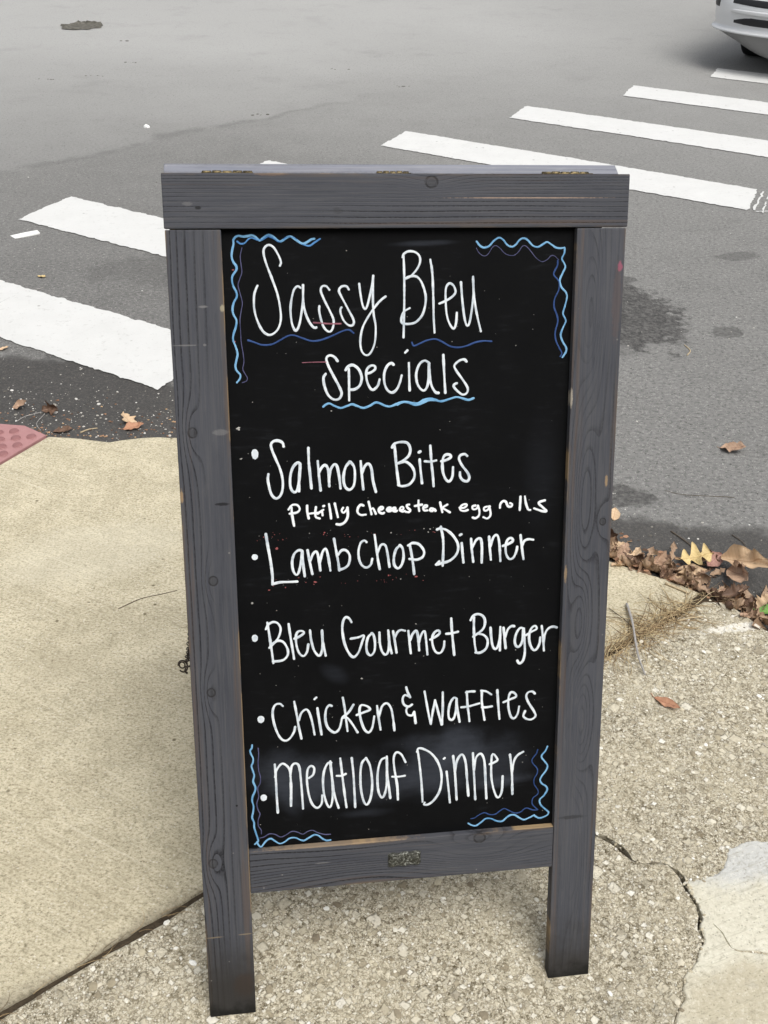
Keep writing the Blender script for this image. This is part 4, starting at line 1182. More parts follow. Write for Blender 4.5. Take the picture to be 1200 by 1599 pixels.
for (nm, c_, w_, L_) in groups:
    A = Acc()
    for P in L_: stroke(A, P, w_ * (.74 if nm == 'title' else .79))
    if nm in BUL:
        bu, bv, ru, rv = BUL[nm]
        V = [(bu, bv, ZB + .0003)] + [(bu + ru * math.cos(TAU * k / 20) * (1 + .08 * vnoise(k, 2, 1)), bv + rv * math.sin(TAU * k / 20) * (1 + .08 * vnoise(k, 5, 1)), ZB + .00015) for k in range(20)]
        A.add(V, [(0, k + 1, (k + 1) % 20 + 1) for k in range(20)])
    part_name = "lettering" if nm[:4] in ("titl", "subt", "item") else "wavy_underline" if nm.startswith("under") else "chalk_dash" if nm == "stray" else "wavy_border"
    lab = {"L": "light blue wavy chalk line", "B": "mid blue wavy chalk line", "D": "dark blue wavy chalk line", "P": "thin violet wavy chalk line", "K": "faded pink chalk dash"}.get(c_)
    o = A.obj(part_name, CH[c_], panel)
    if lab: o["label"] = lab
# crumbs of old chalk left on the board
def flake(A, u, v, r):
    k_ = rng.randint(5, 7); st = rng.uniform(.35, 1.0); rt = rng.uniform(-.7, .7)
    V = [(u, v, ZB + .0003)]
    for k in range(k_):
        an = TAU * k / k_; rr = r * rng.uniform(.5, 1.15)
        x, y = rr * math.cos(an), rr * math.sin(an) * st
        V.append((u + x * math.cos(rt) - y * math.sin(rt), v + x * math.sin(rt) + y * math.cos(rt), ZB + .00008))
    A.add(V, [(0, k + 1, (k + 1) % k_ + 1) for k in range(k_)])
A = Acc(); Bq = Acc()
for _ in range(46):
    t = rng.random(); flake(A if rng.random() < .55 else Bq, -.205 + .275 * t, .8010 + .006 * rng.uniform(-1, 1), rng.uniform(.0004, .0013))
for _ in range(34):
    t = rng.random(); flake(A if rng.random() < .5 else Bq, -.20 + .25 * t, .7325 + .007 * rng.uniform(-1, 1), rng.uniform(.0004, .0013))
for (u, v, r) in ((-.177, .7832, .003), (-.110, .8035, .0022), (-.125, .7318, .0034), (-.19, .723, .002), (.02, .732, .003), (-.2215, 1.163, .0022), (-.2235, 1.07, .0022)): flake(A, u, v, r)
for _ in range(110): flake(Bq, rng.uniform(-.225, .23), rng.uniform(.325, 1.2), rng.uniform(.0003, .0010))
for (u, v, r) in ((-.2235, .955, .0035), (-.2225, .953, .002), (-.2215, .913, .002), (-.2145, .705, .002), (-.097, .975, .0012), (-.035, .635, .0022), (.02, .66, .0018), (-.06, .58, .002), (.17, .61, .0012)): flake(Bq, u, v, r)
A.obj("chalk_residue", plain("old_red_chalk", (0.30, 0.085, 0.085), .8, .2), panel)["kind"] = "stuff"
Bq.obj("chalk_residue", plain("old_grey_chalk", (0.34, 0.33, 0.31), .8, .2, 0, .5), panel)["kind"] = "stuff"
# ------------------------------------------------------------------ stones set in the pebble pavement, grit on the street
def chip(A, x, y, z, r, flat=0.45):
    k_ = rng.randint(5, 8); a0 = rng.uniform(0, TAU); st = rng.uniform(.55, 1.0); rt = rng.uniform(0, TAU)
    V = []
    for (q, h_) in ((1.0, -.25), (.86, .55), (.45, 1.0)):
        for k in range(k_):
            an = a0 + TAU * k / k_ + rng.uniform(-.25, .25); rr = r * q * rng.uniform(.8, 1.15)
            px, py = rr * math.cos(an), rr * math.sin(an) * st
            V.append((x + px * math.cos(rt) - py * math.sin(rt), y + px * math.sin(rt) + py * math.cos(rt), z + h_ * r * flat * rng.uniform(.75, 1.1)))
    Fc = [(j * k_ + k, j * k_ + (k + 1) % k_, (j + 1) * k_ + (k + 1) % k_, (j + 1) * k_ + k) for j in range(2) for k in range(k_)]
    Fc.append(tuple(2 * k_ + k for k in range(k_)))
    A.add(V, Fc)
def in_poly(px, py, P):
    c = False
    for i in range(len(P)):
        (x1, y1), (x2, y2) = P[i - 1], P[i]
        if (y1 > py) != (y2 > py) and px < (x2 - x1) * (py - y1) / (y2 - y1) + x1: c = not c
    return c
def on_pebble(x, y, m=0.0):
    s_ = (x - J0[0]) * jn.x + (y - J0[1]) * jn.y
    return s_ < -0.012 - m and y < kerb_y(x) - .012 and not in_poly(x, y, P2)
A = Acc(); cnt = 0
while cnt < 5200:
    x, y = rng.uniform(-.75, 1.25), rng.uniform(.5, 2.0)
    if not on_pebble(x, y): continue
    r = min(.0095, .0016 * math.exp(rng.gauss(.25, .62)))
    chip(A, x, y, zs(x) - .0003, r, .28); cnt += 1
for (x, y) in patch_far:
    for _ in range(3):
        px, py = x + rng.gauss(0, .006), y + rng.gauss(0, .006)
        chip(A, px, py, zs(px) + .0010, min(.006, .0013 * math.exp(rng.gauss(.2, .5))), .5)
tag(A.obj("pavement_aggregate", m_island("aggregate_stone", [(0.0, (0.16, 0.13, 0.09)), (0.22, (0.36, 0.315, 0.22)), (0.5, (0.54, 0.485, 0.36)), (0.78, (0.64, 0.59, 0.47)), (0.92, (0.72, 0.69, 0.60)), (1.0, (0.84, 0.83, 0.78))], .8, .3)),
    "small cream and brown stones showing in the pebble pavement", "pebbles", kind="stuff")
A = Acc(); cnt = 0
while cnt < 2600:
    if cnt > 1500: x = rng.uniform(-1.7, -.45); y = kerb_y(x) + abs(rng.gauss(.03, .24))
    elif rng.random() < .6: x, y = rng.uniform(-1.8, 1.9), 0; y = kerb_y(x) + abs(rng.gauss(.02, .28))
    else: x, y = rng.uniform(-3, 3.6), rng.uniform(2.3, 5.5)
    if y < kerb_y(x) + .02: continue
    r = min(.009, .0017 * math.exp(rng.gauss(.1, .5)) * (1 + .12 * max(0, y - 2)))
    chip(A, x, y, zroad(x, y) - .0001 + (.004 if False else 0), r, .5); cnt += 1
tag(A.obj("street_grit", m_island("grit", [(0.0, (0.05, 0.045, 0.04)), (0.4, (0.16, 0.15, 0.13)), (0.62, (0.36, 0.34, 0.30)), (0.85, (0.58, 0.56, 0.52)), (1.0, (0.78, 0.77, 0.74))], .8, .3)),
    "loose grit and small pale chips scattered on the asphalt", "grit", kind="stuff")

# ------------------------------------------------------------------ leaves
def leaf_mat(name, a, b, vein):
    g = Mat(name, 0.6, 0.35)
    p = g.obj(); x, y, z = g.xyz(p)
    n1 = g.noise(p, 60, 4, .65)
    c = g.mix(n1, a, b)
    st = g.m('FRACT', (x + g.m('ABSOLUTE', y) * 0.8) * 110.0)
    c = g.mix(g.sm(.80, .95, st) * g.sm(1.0, .96, st) * .35, c, vein)
    c = g.mix(g.sm(.0011, .0004, g.m('ABSOLUTE', y)) * .6, c, vein)
    c = g.mix(g.sm(.62, .72, g.noise(p, 35, 4, .7)) * .5, c, tuple(q * .45 for q in a))
    return g.out(c, None, n1, .4, .002)
LM = dict(brown=leaf_mat("brown_dead_leaf", (0.235, 0.155, 0.098), (0.40, 0.285, 0.195), (0.45, 0.27, 0.16)), russet=leaf_mat("russet_dead_leaf", (0.30, 0.19, 0.125), (0.48, 0.335, 0.235), (0.18, 0.08, 0.05)),
          dark=leaf_mat("dark_dead_leaf", (0.075, 0.045, 0.030), (0.17, 0.10, 0.065), (0.20, 0.12, 0.08)), tan=leaf_mat("tan_dead_leaf", (0.46, 0.32, 0.19), (0.68, 0.51, 0.345), (0.30, 0.17, 0.09)),
          yellow=leaf_mat("yellow_dead_leaf", (0.54, 0.40, 0.16), (0.72, 0.57, 0.30), (0.35, 0.2, 0.07)), orange=leaf_mat("orange_dead_leaf", (0.36, 0.17, 0.095), (0.50, 0.28, 0.175), (0.25, 0.09, 0.05)),
          green=leaf_mat("green_leaf", (0.10, 0.24, 0.05), (0.19, 0.36, 0.09), (0.32, 0.46, 0.18)), pink=leaf_mat("pinkish_dead_leaf", (0.30, 0.16, 0.13), (0.42, 0.25, 0.20), (0.24, 0.1, 0.09)))
def leaf_mesh(L, Wd, lobes=0, depth=0.0, curl=0.0, cup=0.0, twist=0.0, rag=0.0, seed=0, stem=0.0):
    """a leaf lying along x, base at the origin: lobed outline, folded along its midrib, curled along its length"""
    r_ = random.Random(seed)
    nu_, nv_ = 36, 8
    V = []
    ph = r_.uniform(0, 1)
    for i in range(nu_ + 1):
        s_ = i / nu_
        w0 = (math.sin(math.pi * min(1, s_ ** .85)) ** .75) * Wd / 2
        if lobes:
            q = .5 + .5 * math.cos(TAU * (s_ * lobes + .1))
            w0 *= 1 - depth * (q ** 1.4)
            sweep = .16 * L / lobes
        else: sweep = .02 * L
        for side in (-1, 1):
            pass
        for j in range(-nv_ // 2, nv_ // 2 + 1):
            t = j / (nv_ / 2)
            ww = w0 * (1 + rag * vnoise(s_ * 14, (1 if t > 0 else 5) + seed, seed))
            x = s_ * L + sweep * abs(t) ** 1.5 * (w0 / (Wd / 2 + 1e-9))
            y = t * ww
            z = cup * abs(y) * (1.0 + .6 * vnoise(s_ * 6, seed + (2 if t > 0 else 8), 1)) + .06 * Wd * vnoise(s_ * 5, t * 2 + seed, 2)
            # curl along the length
            if abs(curl) > 1e-3:
                an = curl * s_; rad = L / curl
                xx = rad * math.sin(an) + (x - s_ * L) * math.cos(an); zz = rad * (1 - math.cos(an)) + z * math.cos(an); x2 = xx - z * math.sin(an)
                x, z = x2, zz + (x - s_ * L) * math.sin(an) * .6
            ta = twist * s_
            y, z = y * math.cos(ta) - z * math.sin(ta), y * math.sin(ta) + z * math.cos(ta)
            V.append(Vector((x, y, z)))
    n = nv_ + 1
    Fc = [(i * n + k, (i + 1) * n + k, (i + 1) * n + k + 1, i * n + k + 1) for i in range(nu_) for k in range(nv_)]
    # second skin, 0.5 mm below, and the rim between
    N = len(V); V2 = [v - Vector((0, 0, .0005)) for v in V]
    F2 = [tuple(q + N for q in reversed(f)) for f in Fc]
    rim = [i * n for i in range(nu_ + 1)] + [nu_ * n + k for k in range(1, n)] + [i * n + nv_ for i in range(nu_ - 1, -1, -1)] + [k for k in range(nv_ - 1, 0, -1)]
    F3 = [(rim[i], rim[(i + 1) % len(rim)], rim[(i + 1) % len(rim)] + N, rim[i] + N) for i in range(len(rim))]
    A = Acc(); A.add(V + V2, Fc + F2 + F3)
    if stem:
        A.add(*tube([(0.004, 0, V[4].z), (-.004, 0, .0005), (-stem * .5, .002, .001), (-stem, .005, .002)], [.0007, .0008, .0007, .0009], 5))
    me = bpy.data.meshes.new("leaf")
    me.from_pydata([tuple(v) for v in A.V], [], A.F); me.validate()
    for p in me.polygons: p.use_smooth = True
    return me
def put_leaf(name, me, mat, x, y, z, rz, rx=0.0, ry=0.0, sc=1.0, label=None, group=None, cat="leaf"):
    m2 = me
    if len(me.materials) == 0: me.materials.append(mat)
    elif me.materials[0] is not mat:
        m2 = me.copy(); m2.materials[0] = mat
    o = bpy.data.objects.new(name, m2)
    col.objects.link(o)
    o.rotation_euler = (rx, ry, rz); o.scale = (sc, sc, sc)
    o.location = (0, 0, 0)
    M = o.rotation_euler.to_matrix() * sc
    lo = min((M @ v.co).z for v in m2.vertices)
    o.location = (x, y, z - lo + .0003)
    tag(o, label, cat, group)
    return o
G = "dead leaves lying singly on the ground"
put_leaf("dead_leaf", leaf_mesh(.072, .050, 3, .45, .9, .5, .3, .2, 3, .02), LM["tan"], -.775, 2.79, zroad(-.775, 2.79), 2.6, .15, .1, 1, "pale tan curled lobed leaf in the dirt left of the sign", G)
put_leaf("dead_leaf", leaf_mesh(.066, .040, 2, .3, .5, .4, .1, .2, 4, .015), LM["orange"], -.81, 2.762, zroad(-.8, 2.76), .25, .1, 0, 1, "orange brown leaf tucked under the pale tan leaf left of the sign", G)
put_leaf("dead_leaf", leaf_mesh(.060, .034, 0, 0, 1.2, .5, 0, .1, 5), LM["russet"], -1.19, 2.885, zroad(-1.19, 2.88), .2, .4, 0, 1, "small reddish curled leaf in the dirt beside the red tactile paving", G)
put_leaf("dead_leaf", leaf_mesh(.070, .045, 3, .5, 1.8, .9, .6, .3, 6), LM["dark"], -1.09, 2.86, zroad(-1.09, 2.86), .6, .5, .1, 1, "blackened crumpled leaf in the dirt above the tactile paving", G)
put_leaf("dead_leaf", leaf_mesh(.060, .040, 2, .4, .3, .3, .2, .3, 61), LM["dark"], -1.02, 2.735, zroad(-1.02, 2.75), .3, .1, .0, 1, "flat dark brown leaf scrap at the tactile paving's far corner", G)
put_leaf("dead_leaf", leaf_mesh(.078, .058, 2, .3, .6, .5, .2, .3, 7, .008), LM["russet"], 1.02, 2.72, zroad(1.05, 2.7), -.35, .05, -.05, 1, "flat reddish brown leaf alone on the asphalt right of the sign", G)
put_leaf("dead_leaf", leaf_mesh(.062, .024, 0, 0, .35, .35, .1, .05, 8, .012), LM["orange"], .592, 1.625, zs(.6), -.72, .05, 0, 1, "slim orange brown leaf alone on the pebble pavement right of the sign", G)
put_leaf("dead_leaf", leaf_mesh(.050, .026, 0, 0, .3, .3, 0, .05, 9), LM["yellow"], -1.445, 4.03, zroad(-1.4, 4.0), -.5, 0, 0, .9, "tiny faded leaf on the asphalt between the two left stripes", G)
put_leaf("dead_leaf", leaf_mesh(.036, .022, 0, 0, .5, .3, 0, .05, 10), LM["tan"], -1.372, 3.31, zroad(-1.37, 3.3), .5, 0, 0, 1, "tiny pale leaf on asphalt below the nearest stripe at the far left", G)
put_leaf("dead_leaf", leaf_mesh(.050, .030, 0, 0, .5, .4, 0, .05, 11), LM["tan"], .625, 2.315, zroad(.63, 2.33), 1.35, .2, 0, 1, "pale yellowish leaf beside the right edge of the sign", G)
put_leaf("dead_leaf", leaf_mesh(.085, .085, 3, .82, .4, .35, .2, .1, 12, .012), LM["yellow"], .765, 2.135, zroad(.8, 2.1) + .022, .05, .15, -.1, 1, "yellow spiky lobed leaf on top of the gutter leaf pile", G)
put_leaf("dead_leaf", leaf_mesh(.065, .040, 0, 0, .6, .5, .2, .1, 13), LM["pink"], .835, 2.125, zroad(.83, 2.1) + .012, .9, .35, .1, 1, "pinkish leaf standing behind the yellow lobed leaf", G)
put_leaf("dead_leaf", leaf_mesh(.150, .052, 0, 0, .55, 1.1, .35, .12, 14, .0), LM["tan"], .872, 2.150, zroad(.93, 2.08) + .028, -.62, .35, -.12, 1, "largest leaf, long tan and curled, on the right of the gutter pile", G)
put_leaf("dead_leaf", leaf_mesh(.110, .055, 0, 0, .9, .9, .4, .1, 15, .0), LM["russet"], .885, 2.115, zroad(.9, 2.05) + .02, -1.05, .5, -.1, 1, "long russet leaf leaning under the large tan leaf", G)
put_leaf("dead_leaf", leaf_mesh(.080, .030, 0, 0, .4, .7, .1, .06, 16, .0), LM["tan"], .745, 2.095, zroad(.78, 2.09) + .012, -.1, .3, 0, 1, "narrow tan leaf below the yellow lobed leaf", G)
put_leaf("green_leaf", leaf_mesh(.060, .034, 0, 0, .4, .3, .1, .03, 17, .01), LM["green"], .915, 1.955, zroad(.93, 1.95) + .022, -.1, .1, 0, 1, "small fresh green leaf at the right end of the leaf pile", None)
pile = [leaf_mesh(rng.uniform(.05, .085), rng.uniform(.026, .05), rng.choice((0, 0, 2, 3)), rng.uniform(.2, .6), rng.uniform(-.3, 2.0), rng.uniform(.2, 1.2), rng.uniform(-.8, .8), .3, 100 + i) for i in range(16)]
mats = ["brown", "brown", "brown", "russet", "russet", "russet", "dark", "dark", "tan", "brown"]
k = 0
while k < 235:
    x = rng.uniform(.50, 1.25)
    wid = .055 + .085 * sstep(.60, .88, x)
    y = kerb_y(x) + .004 + abs(rng.gauss(0, .55)) * wid
    if y > kerb_y(x) + .20: continue
    zb = zroad(x, y) + rng.random() ** 1.5 * (.016 + .040 * sstep(.7, .9, x)) * max(0, 1 - (y - kerb_y(x)) / .14)
    k += 1
    put_leaf("dead_leaf", rng.choice(pile), LM[rng.choice(mats)], x, y, zb, rng.uniform(0, TAU), rng.uniform(-.5, .5), rng.uniform(-.4, .25), rng.uniform(.4, 1.0),
             "crumpled brown dead leaf heaped in the gutter right of the sign", "dead leaves heaped along the right gutter")
# leaf crumbs among them
A = Acc()
for _ in range(700):
    x = rng.uniform(.48, 1.3); y = kerb_y(x) - .01 + abs(rng.gauss(0, .075))
    r = rng.uniform(.003, .010); z = zroad(x, y) + rng.uniform(.001, .018) * max(.1, 1 - (y - kerb_y(x)) / .1)
    a0 = rng.uniform(0, TAU); tl_ = rng.uniform(-.6, .6)
    V = []
    for dz in (0, -.0006):
        for q in range(5):
            an = a0 + TAU * q / 5; rr = r * rng.uniform(.5, 1.2)
            V.append((x + rr * math.cos(an), y + rr * math.sin(an) * .7, z + rr * math.sin(an) * tl_ + dz))
    A.add(V, [(0, 1, 2, 3, 4), (9, 8, 7, 6, 5)] + [(q, q + 5, (q + 1) % 5 + 5, (q + 1) % 5) for q in range(5)])
for _ in range(260):
    x = rng.uniform(-1.6, -.45); y = kerb_y(x) + .015 + abs(rng.gauss(0, .10)); r = rng.uniform(.002, .0065); z = zroad(x, y) + .002
    V = []
    a0 = rng.uniform(0, TAU)
    for dz in (0, -.0012):
        for q in range(5):
            an = a0 + TAU * q / 5; rr = r * rng.uniform(.5, 1.2)
            V.append((x + rr * math.cos(an), y + rr * math.sin(an) * .6, z + dz + rr * .3 * math.sin(an * 2)))
    A.add(V, [(0, 1, 2, 3, 4), (9, 8, 7, 6, 5)] + [(q, q + 5, (q + 1) % 5 + 5, (q + 1) % 5) for q in range(5)])
tag(A.obj("leaf_crumbs", m_island("leaf_crumb", [(0, (0.07, 0.04, 0.025)), (.4, (0.22, 0.115, 0.065)), (.75, (0.36, 0.2, 0.12)), (1, (0.52, 0.36, 0.2))], .7, .3)), "broken brown leaf crumbs lying along the kerb", "leaf crumbs", kind="stuff")

# ------------------------------------------------------------------ dry grass and straw in the slab joint
A = Acc()
def blade(x, y, z, L, az, lift, r=.0007, bend=0.6):
    pts = []
    px, py, pz = x, y, z
    el = lift; turn = rng.gauss(0, .11)
    n_ = 9
    for i in range(n_ + 1):
        pts.append((px, py, max(pz, zs(px) + .0006)))
        px += math.cos(az) * math.cos(el) * L / n_; py += math.sin(az) * math.cos(el) * L / n_; pz += math.sin(el) * L / n_
        el -= bend * lift * 2.2 / n_; az += turn + rng.uniform(-.12, .12)
    A.add(*tube(pts, [r * (1 - .7 * i / n_) for i in range(n_ + 1)], 4))
ja = math.atan2(jd.y, jd.x)
for _ in range(380):
    t = 1.38 + .38 * rng.choice((rng.gauss(.30, .12), rng.gauss(.62, .14), rng.random()))
    if not 1.3 < t < 1.78: continue
    o_ = rng.gauss(-.002, .014)
    x, y = jpt(t, o_)
    if rng.random() < .72: az = ja + rng.gauss(0, .7) + (math.pi if rng.random() < .45 else 0)
    else: az = rng.uniform(0, TAU)
    blade(x, y, zs(x) - .004, rng.uniform(.035, .13), az, rng.uniform(.04, .5) ** 1.2, rng.uniform(.0005, .0011), rng.uniform(.6, 1.1))
for _ in range(60):
    t = rng.uniform(-.1, 1.4); x, y = jpt(t, rng.gauss(0, .004))
    blade(x, y, zs(x) - .007, rng.uniform(.02, .07), ja + rng.gauss(0, .25), rng.uniform(.02, .2), .0006)
tag(A.obj("dry_grass", m_island("dry_straw", [(0, (0.11, 0.075, 0.04)), (.35, (0.26, 0.18, 0.095)), (.7, (0.44, 0.33, 0.18)), (1, (0.62, 0.52, 0.32))], .7, .3), None, True), "matted dry brown grass growing in the pavement joint right of the sign", "dry grass", kind="stuff")

# ------------------------------------------------------------------ twigs
grey_twig = plain("grey_twig_bark", (0.34, 0.325, 0.31), .8, .2, 0, .35, 120, .3)
dark_twig = plain("dark_twig_bark", (0.10, 0.08, 0.06), .8, .2, 0, .35, 120, .3)
tan_twig = plain("tan_stalk", (0.46, 0.37, 0.24), .8, .2, 0, .25, 120, .3)
def twig(pts, r, mat, label, group="twigs lying on the ground"):
    P = catmull([Vector(p) for p in pts], .008)
    A = Acc(); A.add(*tube(P, [r * (1 - .35 * i / len(P)) * (1 + .15 * vnoise(i * .7, r * 9000, 4)) for i in range(len(P))], 7))
    tag(A.obj("twig", mat, None, True), label, "twig", group)
def gz(x, y): return (zs(x) if y < kerb_y(x) else zroad(x, y))
def tw(pts, r, mat, label, lift=0.0):
    twig([(x, y, gz(x, y) + r + lift * (1 if 0 < i < len(pts) - 1 else .3)) for i, (x, y) in enumerate(pts)], r, mat, label)
tw([(.590, 1.940), (.587, 1.86), (.580, 1.78), (.578, 1.735), (.584, 1.69)], .0032, grey_twig, "longest grey twig, lying across the dry grass right of the sign", .012)
tw([(.545, 1.925), (.575, 1.872), (.60, 1.83)], .0010, dark_twig, "thin dark twig crossing the longest grey twig", .008)
tw([(.700, 1.885), (.735, 1.895), (.765, 1.903)], .0022, tan_twig, "short tan stalk lying at the right of the dry grass", .003)
tw([(.703, 2.03), (.727, 2.012), (.752, 1.993)], .0034, tan_twig, "thick pale stick on the kerb edge near the leaf pile")
tw([(-.62, 1.87), (-.575, 1.91), (-.53, 1.93), (-.495, 1.946)], .0011, dark_twig, "thin dark twig alone on the smooth pavement left of the sign")
tw([(-1.505, 3.735), (-1.475, 3.80), (-1.43, 3.86), (-1.385, 3.90)], .0022, grey_twig, "curved grey twig lying on the nearest white stripe")
tw([(-1.15, 2.80), (-1.13, 2.835), (-1.08, 2.86), (-1.085, 2.79), (-1.06, 2.745)], .0012, grey_twig, "thin bent twig in the dirt beside the blackened leaf")
tw([(-.935, 2.735), (-.915, 2.755), (-.89, 2.765)], .0022, tan_twig, "short tan twig in the dirt below the pale tan leaf")
tw([(.99, 2.445), (.85, 2.455), (.80, 2.475)], .0010, dark_twig, "faint dark twig on the asphalt below the reddish brown leaf")
tw([(.775, 2.28), (.80, 2.245), (.83, 2.20), (.86, 2.175)], .0018, dark_twig, "dark straight twig in the damp gutter above the yellow leaf", .002)
tw([(.935, 2.265), (.955, 2.23), (.96, 2.19)], .0012, dark_twig, "dark thin twig in the gutter above the large tan leaf", .002)
tw([(1.075, 3.38), (1.095, 3.42), (1.085, 3.47)], .0022, tan_twig, "short pale curved twig below the dark asphalt patch")

# ------------------------------------------------------------------ scraps
A = Acc()
def scrap(A, x, y, z, w_, l_, rz):
    c_, s_ = math.cos(rz), math.sin(rz)
    V = []
    for h_ in (.004, .0):
        for (a, b) in ((-1, -1), (-.2, -1.1), (1, -.9), (1.05, .8), (.1, 1.0), (-1.1, .9)):
            px, py = a * w_ / 2, b * l_ / 2
            V.append((x + px * c_ - py * s_, y + px * s_ + py * c_, z + h_ + (.002 * a if h_ else 0)))
    A.add(V, [(0, 1, 2, 3, 4, 5), (11, 10, 9, 8, 7, 6)] + [(q, q + 6, (q + 1) % 6 + 6, (q + 1) % 6) for q in range(6)])
wh = plain("white_scrap", (0.80, 0.80, 0.78), .6, .3, 0, .05)
scrap(A, -1.645, 4.53, zroad(-1.64, 4.5), .115, .05, .62)
tag(A.obj("paint_flake", wh), "white rectangular flake of paint on the asphalt at the far left", "paint flake")
A = Acc(); chip(A, -1.515, 6.56, zroad(-1.5, 6.5), .022, .8)
tag(A.obj("crumpled_paper", wh), "small white crumpled paper scrap alone in the far street", "litter")
A = Acc()
for (px, py) in ((-2.33, 9.55), (-2.05, 8.6), (-2.55, 7.9), (-2.18, 8.05), (-.85, 6.95), (-.4, 8.5), (.05, 7.9), (-3.2, 7.4)):
    for q in range(4): chip(A, px + rng.uniform(-.09, .09), py + rng.uniform(-.02, .02), zroad(px, py), rng.uniform(.006, .02), .2)
tag(A.obj("street_debris", plain("dark_street_debris", (0.085, 0.08, 0.07), .9, .2, 0, .5, 60)), "dark flattened bits of leaf scattered over the far pale asphalt", "debris", kind="stuff")
# ------------------------------------------------------------------ silver car turning in at the far right
silver = Mat("silver_car_paint", 0.3, 0.6, 0.15)
nz = silver.noise(silver.obj(), 900, 2)
silver.b.inputs["Coat Weight"].default_value = 0.6
silver.b.inputs["Coat Roughness"].default_value = 0.05
silver = silver.out(silver.mix(nz, (0.56, 0.57, 0.58), (0.66, 0.67, 0.68)))
black_pl = plain("black_car_plastic", (0.012, 0.012, 0.014), .5, .4, 0, .2)
grey_pl = plain("grey_bumper_valance", (0.20, 0.20, 0.20), .55, .4, 0, .08, 20)
glass = Mat("dark_car_glass", .05, .6).out((0.012, 0.015, 0.018))
lampm = Mat("clear_headlight", .08, .7, .2).out((0.45, 0.47, 0.5))
rubber = plain("tyre_rubber", (0.018, 0.018, 0.018), .85, .2, 0, .2)
alloy = Mat("alloy_rim", .3, .5, .8).out((0.5, 0.5, 0.52))
HX, HY = -.55, -.835
CA = math.atan2(HY, HX)
CX, CY = 3.10 - HX * 2.25, 8.27 - HY * 2.25
car = empty("car", Matrix.Translation((CX, CY, ZR)) @ Matrix.Rotation(CA, 4, 'Z'))
tag(car, "silver car nosing into the far right corner of the street", "car")
LV = [(.17, 2.12, -2.10, .80), (.21, 2.19, -2.16, .845), (.25, 2.225, -2.2, .868), (.288, 2.245, -2.24, .885)]
LB_ = [(.288, 2.245, -2.24, .885), (.292, 2.285, -2.26, .900), (.300, 2.298, -2.27, .905), (.312, 2.285, -2.27, .902), (.318, 2.252, -2.27, .892), (.335, 2.250, -2.27, .895), (.40, 2.262, -2.28, .903), (.47, 2.262, -2.285, .908),
       (.56, 2.235, -2.28, .91), (.63, 2.19, -2.27, .91), (.69, 2.10, -2.26, .908), (.735, 1.95, -2.25, .905), (.79, 1.60, -2.22, .90), (.85, 1.22, -2.17, .885), (.90, .98, -2.05, .86), (.915, .94, -1.98, .84)]
LG = [(.915, .94, -1.98, .80), (1.05, .70, -1.80, .755), (1.20, .42, -1.58, .69), (1.33, .15, -1.32, .625)]
LRf = [(1.33, .17, -1.34, .635), (1.385, .02, -1.2, .595), (1.425, -.18, -1.0, .52), (1.44, -.35, -.85, .40), (1.445, -.5, -.7, .2)]
def lerp_level(L, z):
    for a, b in zip(L, L[1:]):
        if z <= b[0]:
            t = (z - a[0]) / (b[0] - a[0] + 1e-9)
            return tuple(a[i] + (b[i] - a[i]) * t for i in range(4))
    return L[-1]
def outline(lv, n=72, ef=3.0, er=4.0):
    z, xf, xr, b = lv
    xm = .2
    P = []
    for k in range(n):
        an = TAU * k / n
        c_, s_ = math.cos(an), math.sin(an)
        e = ef if c_ >= 0 else er
        a = (xf - xm) if c_ >= 0 else (xm - xr)
        # front stays broad: corner rounding only in the first 0.55 m
        X_ = abs(c_) ** (2 / e); Y_ = abs(s_) ** (2 / e)
        if c_ >= 0: x = xm + a - min(a, .62) * (1 - X_) if X_ > .02 else xm + a - min(a, .62)
        else: x = xm - a * X_
        if c_ >= 0 and X_ <= .02: x = xm + a - min(a, .62)
        P.append((x, math.copysign(Y_ * b, s_), z))
    return P
def loft(name, levels, mat, parent, cap=True, capb=False):
    A = Acc(); n = 72
    V = [q for lv in levels for q in outline(lv, n)]
    Fc = [(j * n + k, j * n + (k + 1) % n, (j + 1) * n + (k + 1) % n, (j + 1) * n + k) for j in range(len(levels) - 1) for k in range(n)]
    if cap: Fc.append(tuple((len(levels) - 1) * n + k for k in range(n)))
    if capb: Fc.append(tuple(reversed(range(n))))
    A.add(V, Fc)
    return A.obj(name, mat, parent, True)
body = loft("body", LB_, silver, car, True, True)
vl = loft("lower_valance", LV, grey_pl, car, False, True)
for v in vl.data.vertices:               # the chin hangs lower in the middle than at the corners
    k_ = sstep(.86, .25, abs(v.co.y)) * sstep(1.0, 2.0, v.co.x)
    v.co.z = .288 - (.288 - v.co.z) * (.35 + 1.1 * k_) if v.co.x > 1.0 else v.co.z
bmu = bmesh.new(); box(bmu, -2.0, 1.0, -.55, .55, .13, .30, .02, 1); bm_obj("underbody_blocker", bmu, black_pl, car)  # dark box added to block light and deepen the shadow beneath
loft("windows", LG, glass, car, False)
loft("roof", LRf, silver, car)
def xfront(y, z):
    _, xf, xr, b = lerp_level(LB_, z)
    Yn = min(.9999, abs(y) / b)
    Xn = (1 - Yn ** 3.0) ** (1 / 3.0)
    return xf - .62 * (1 - Xn)
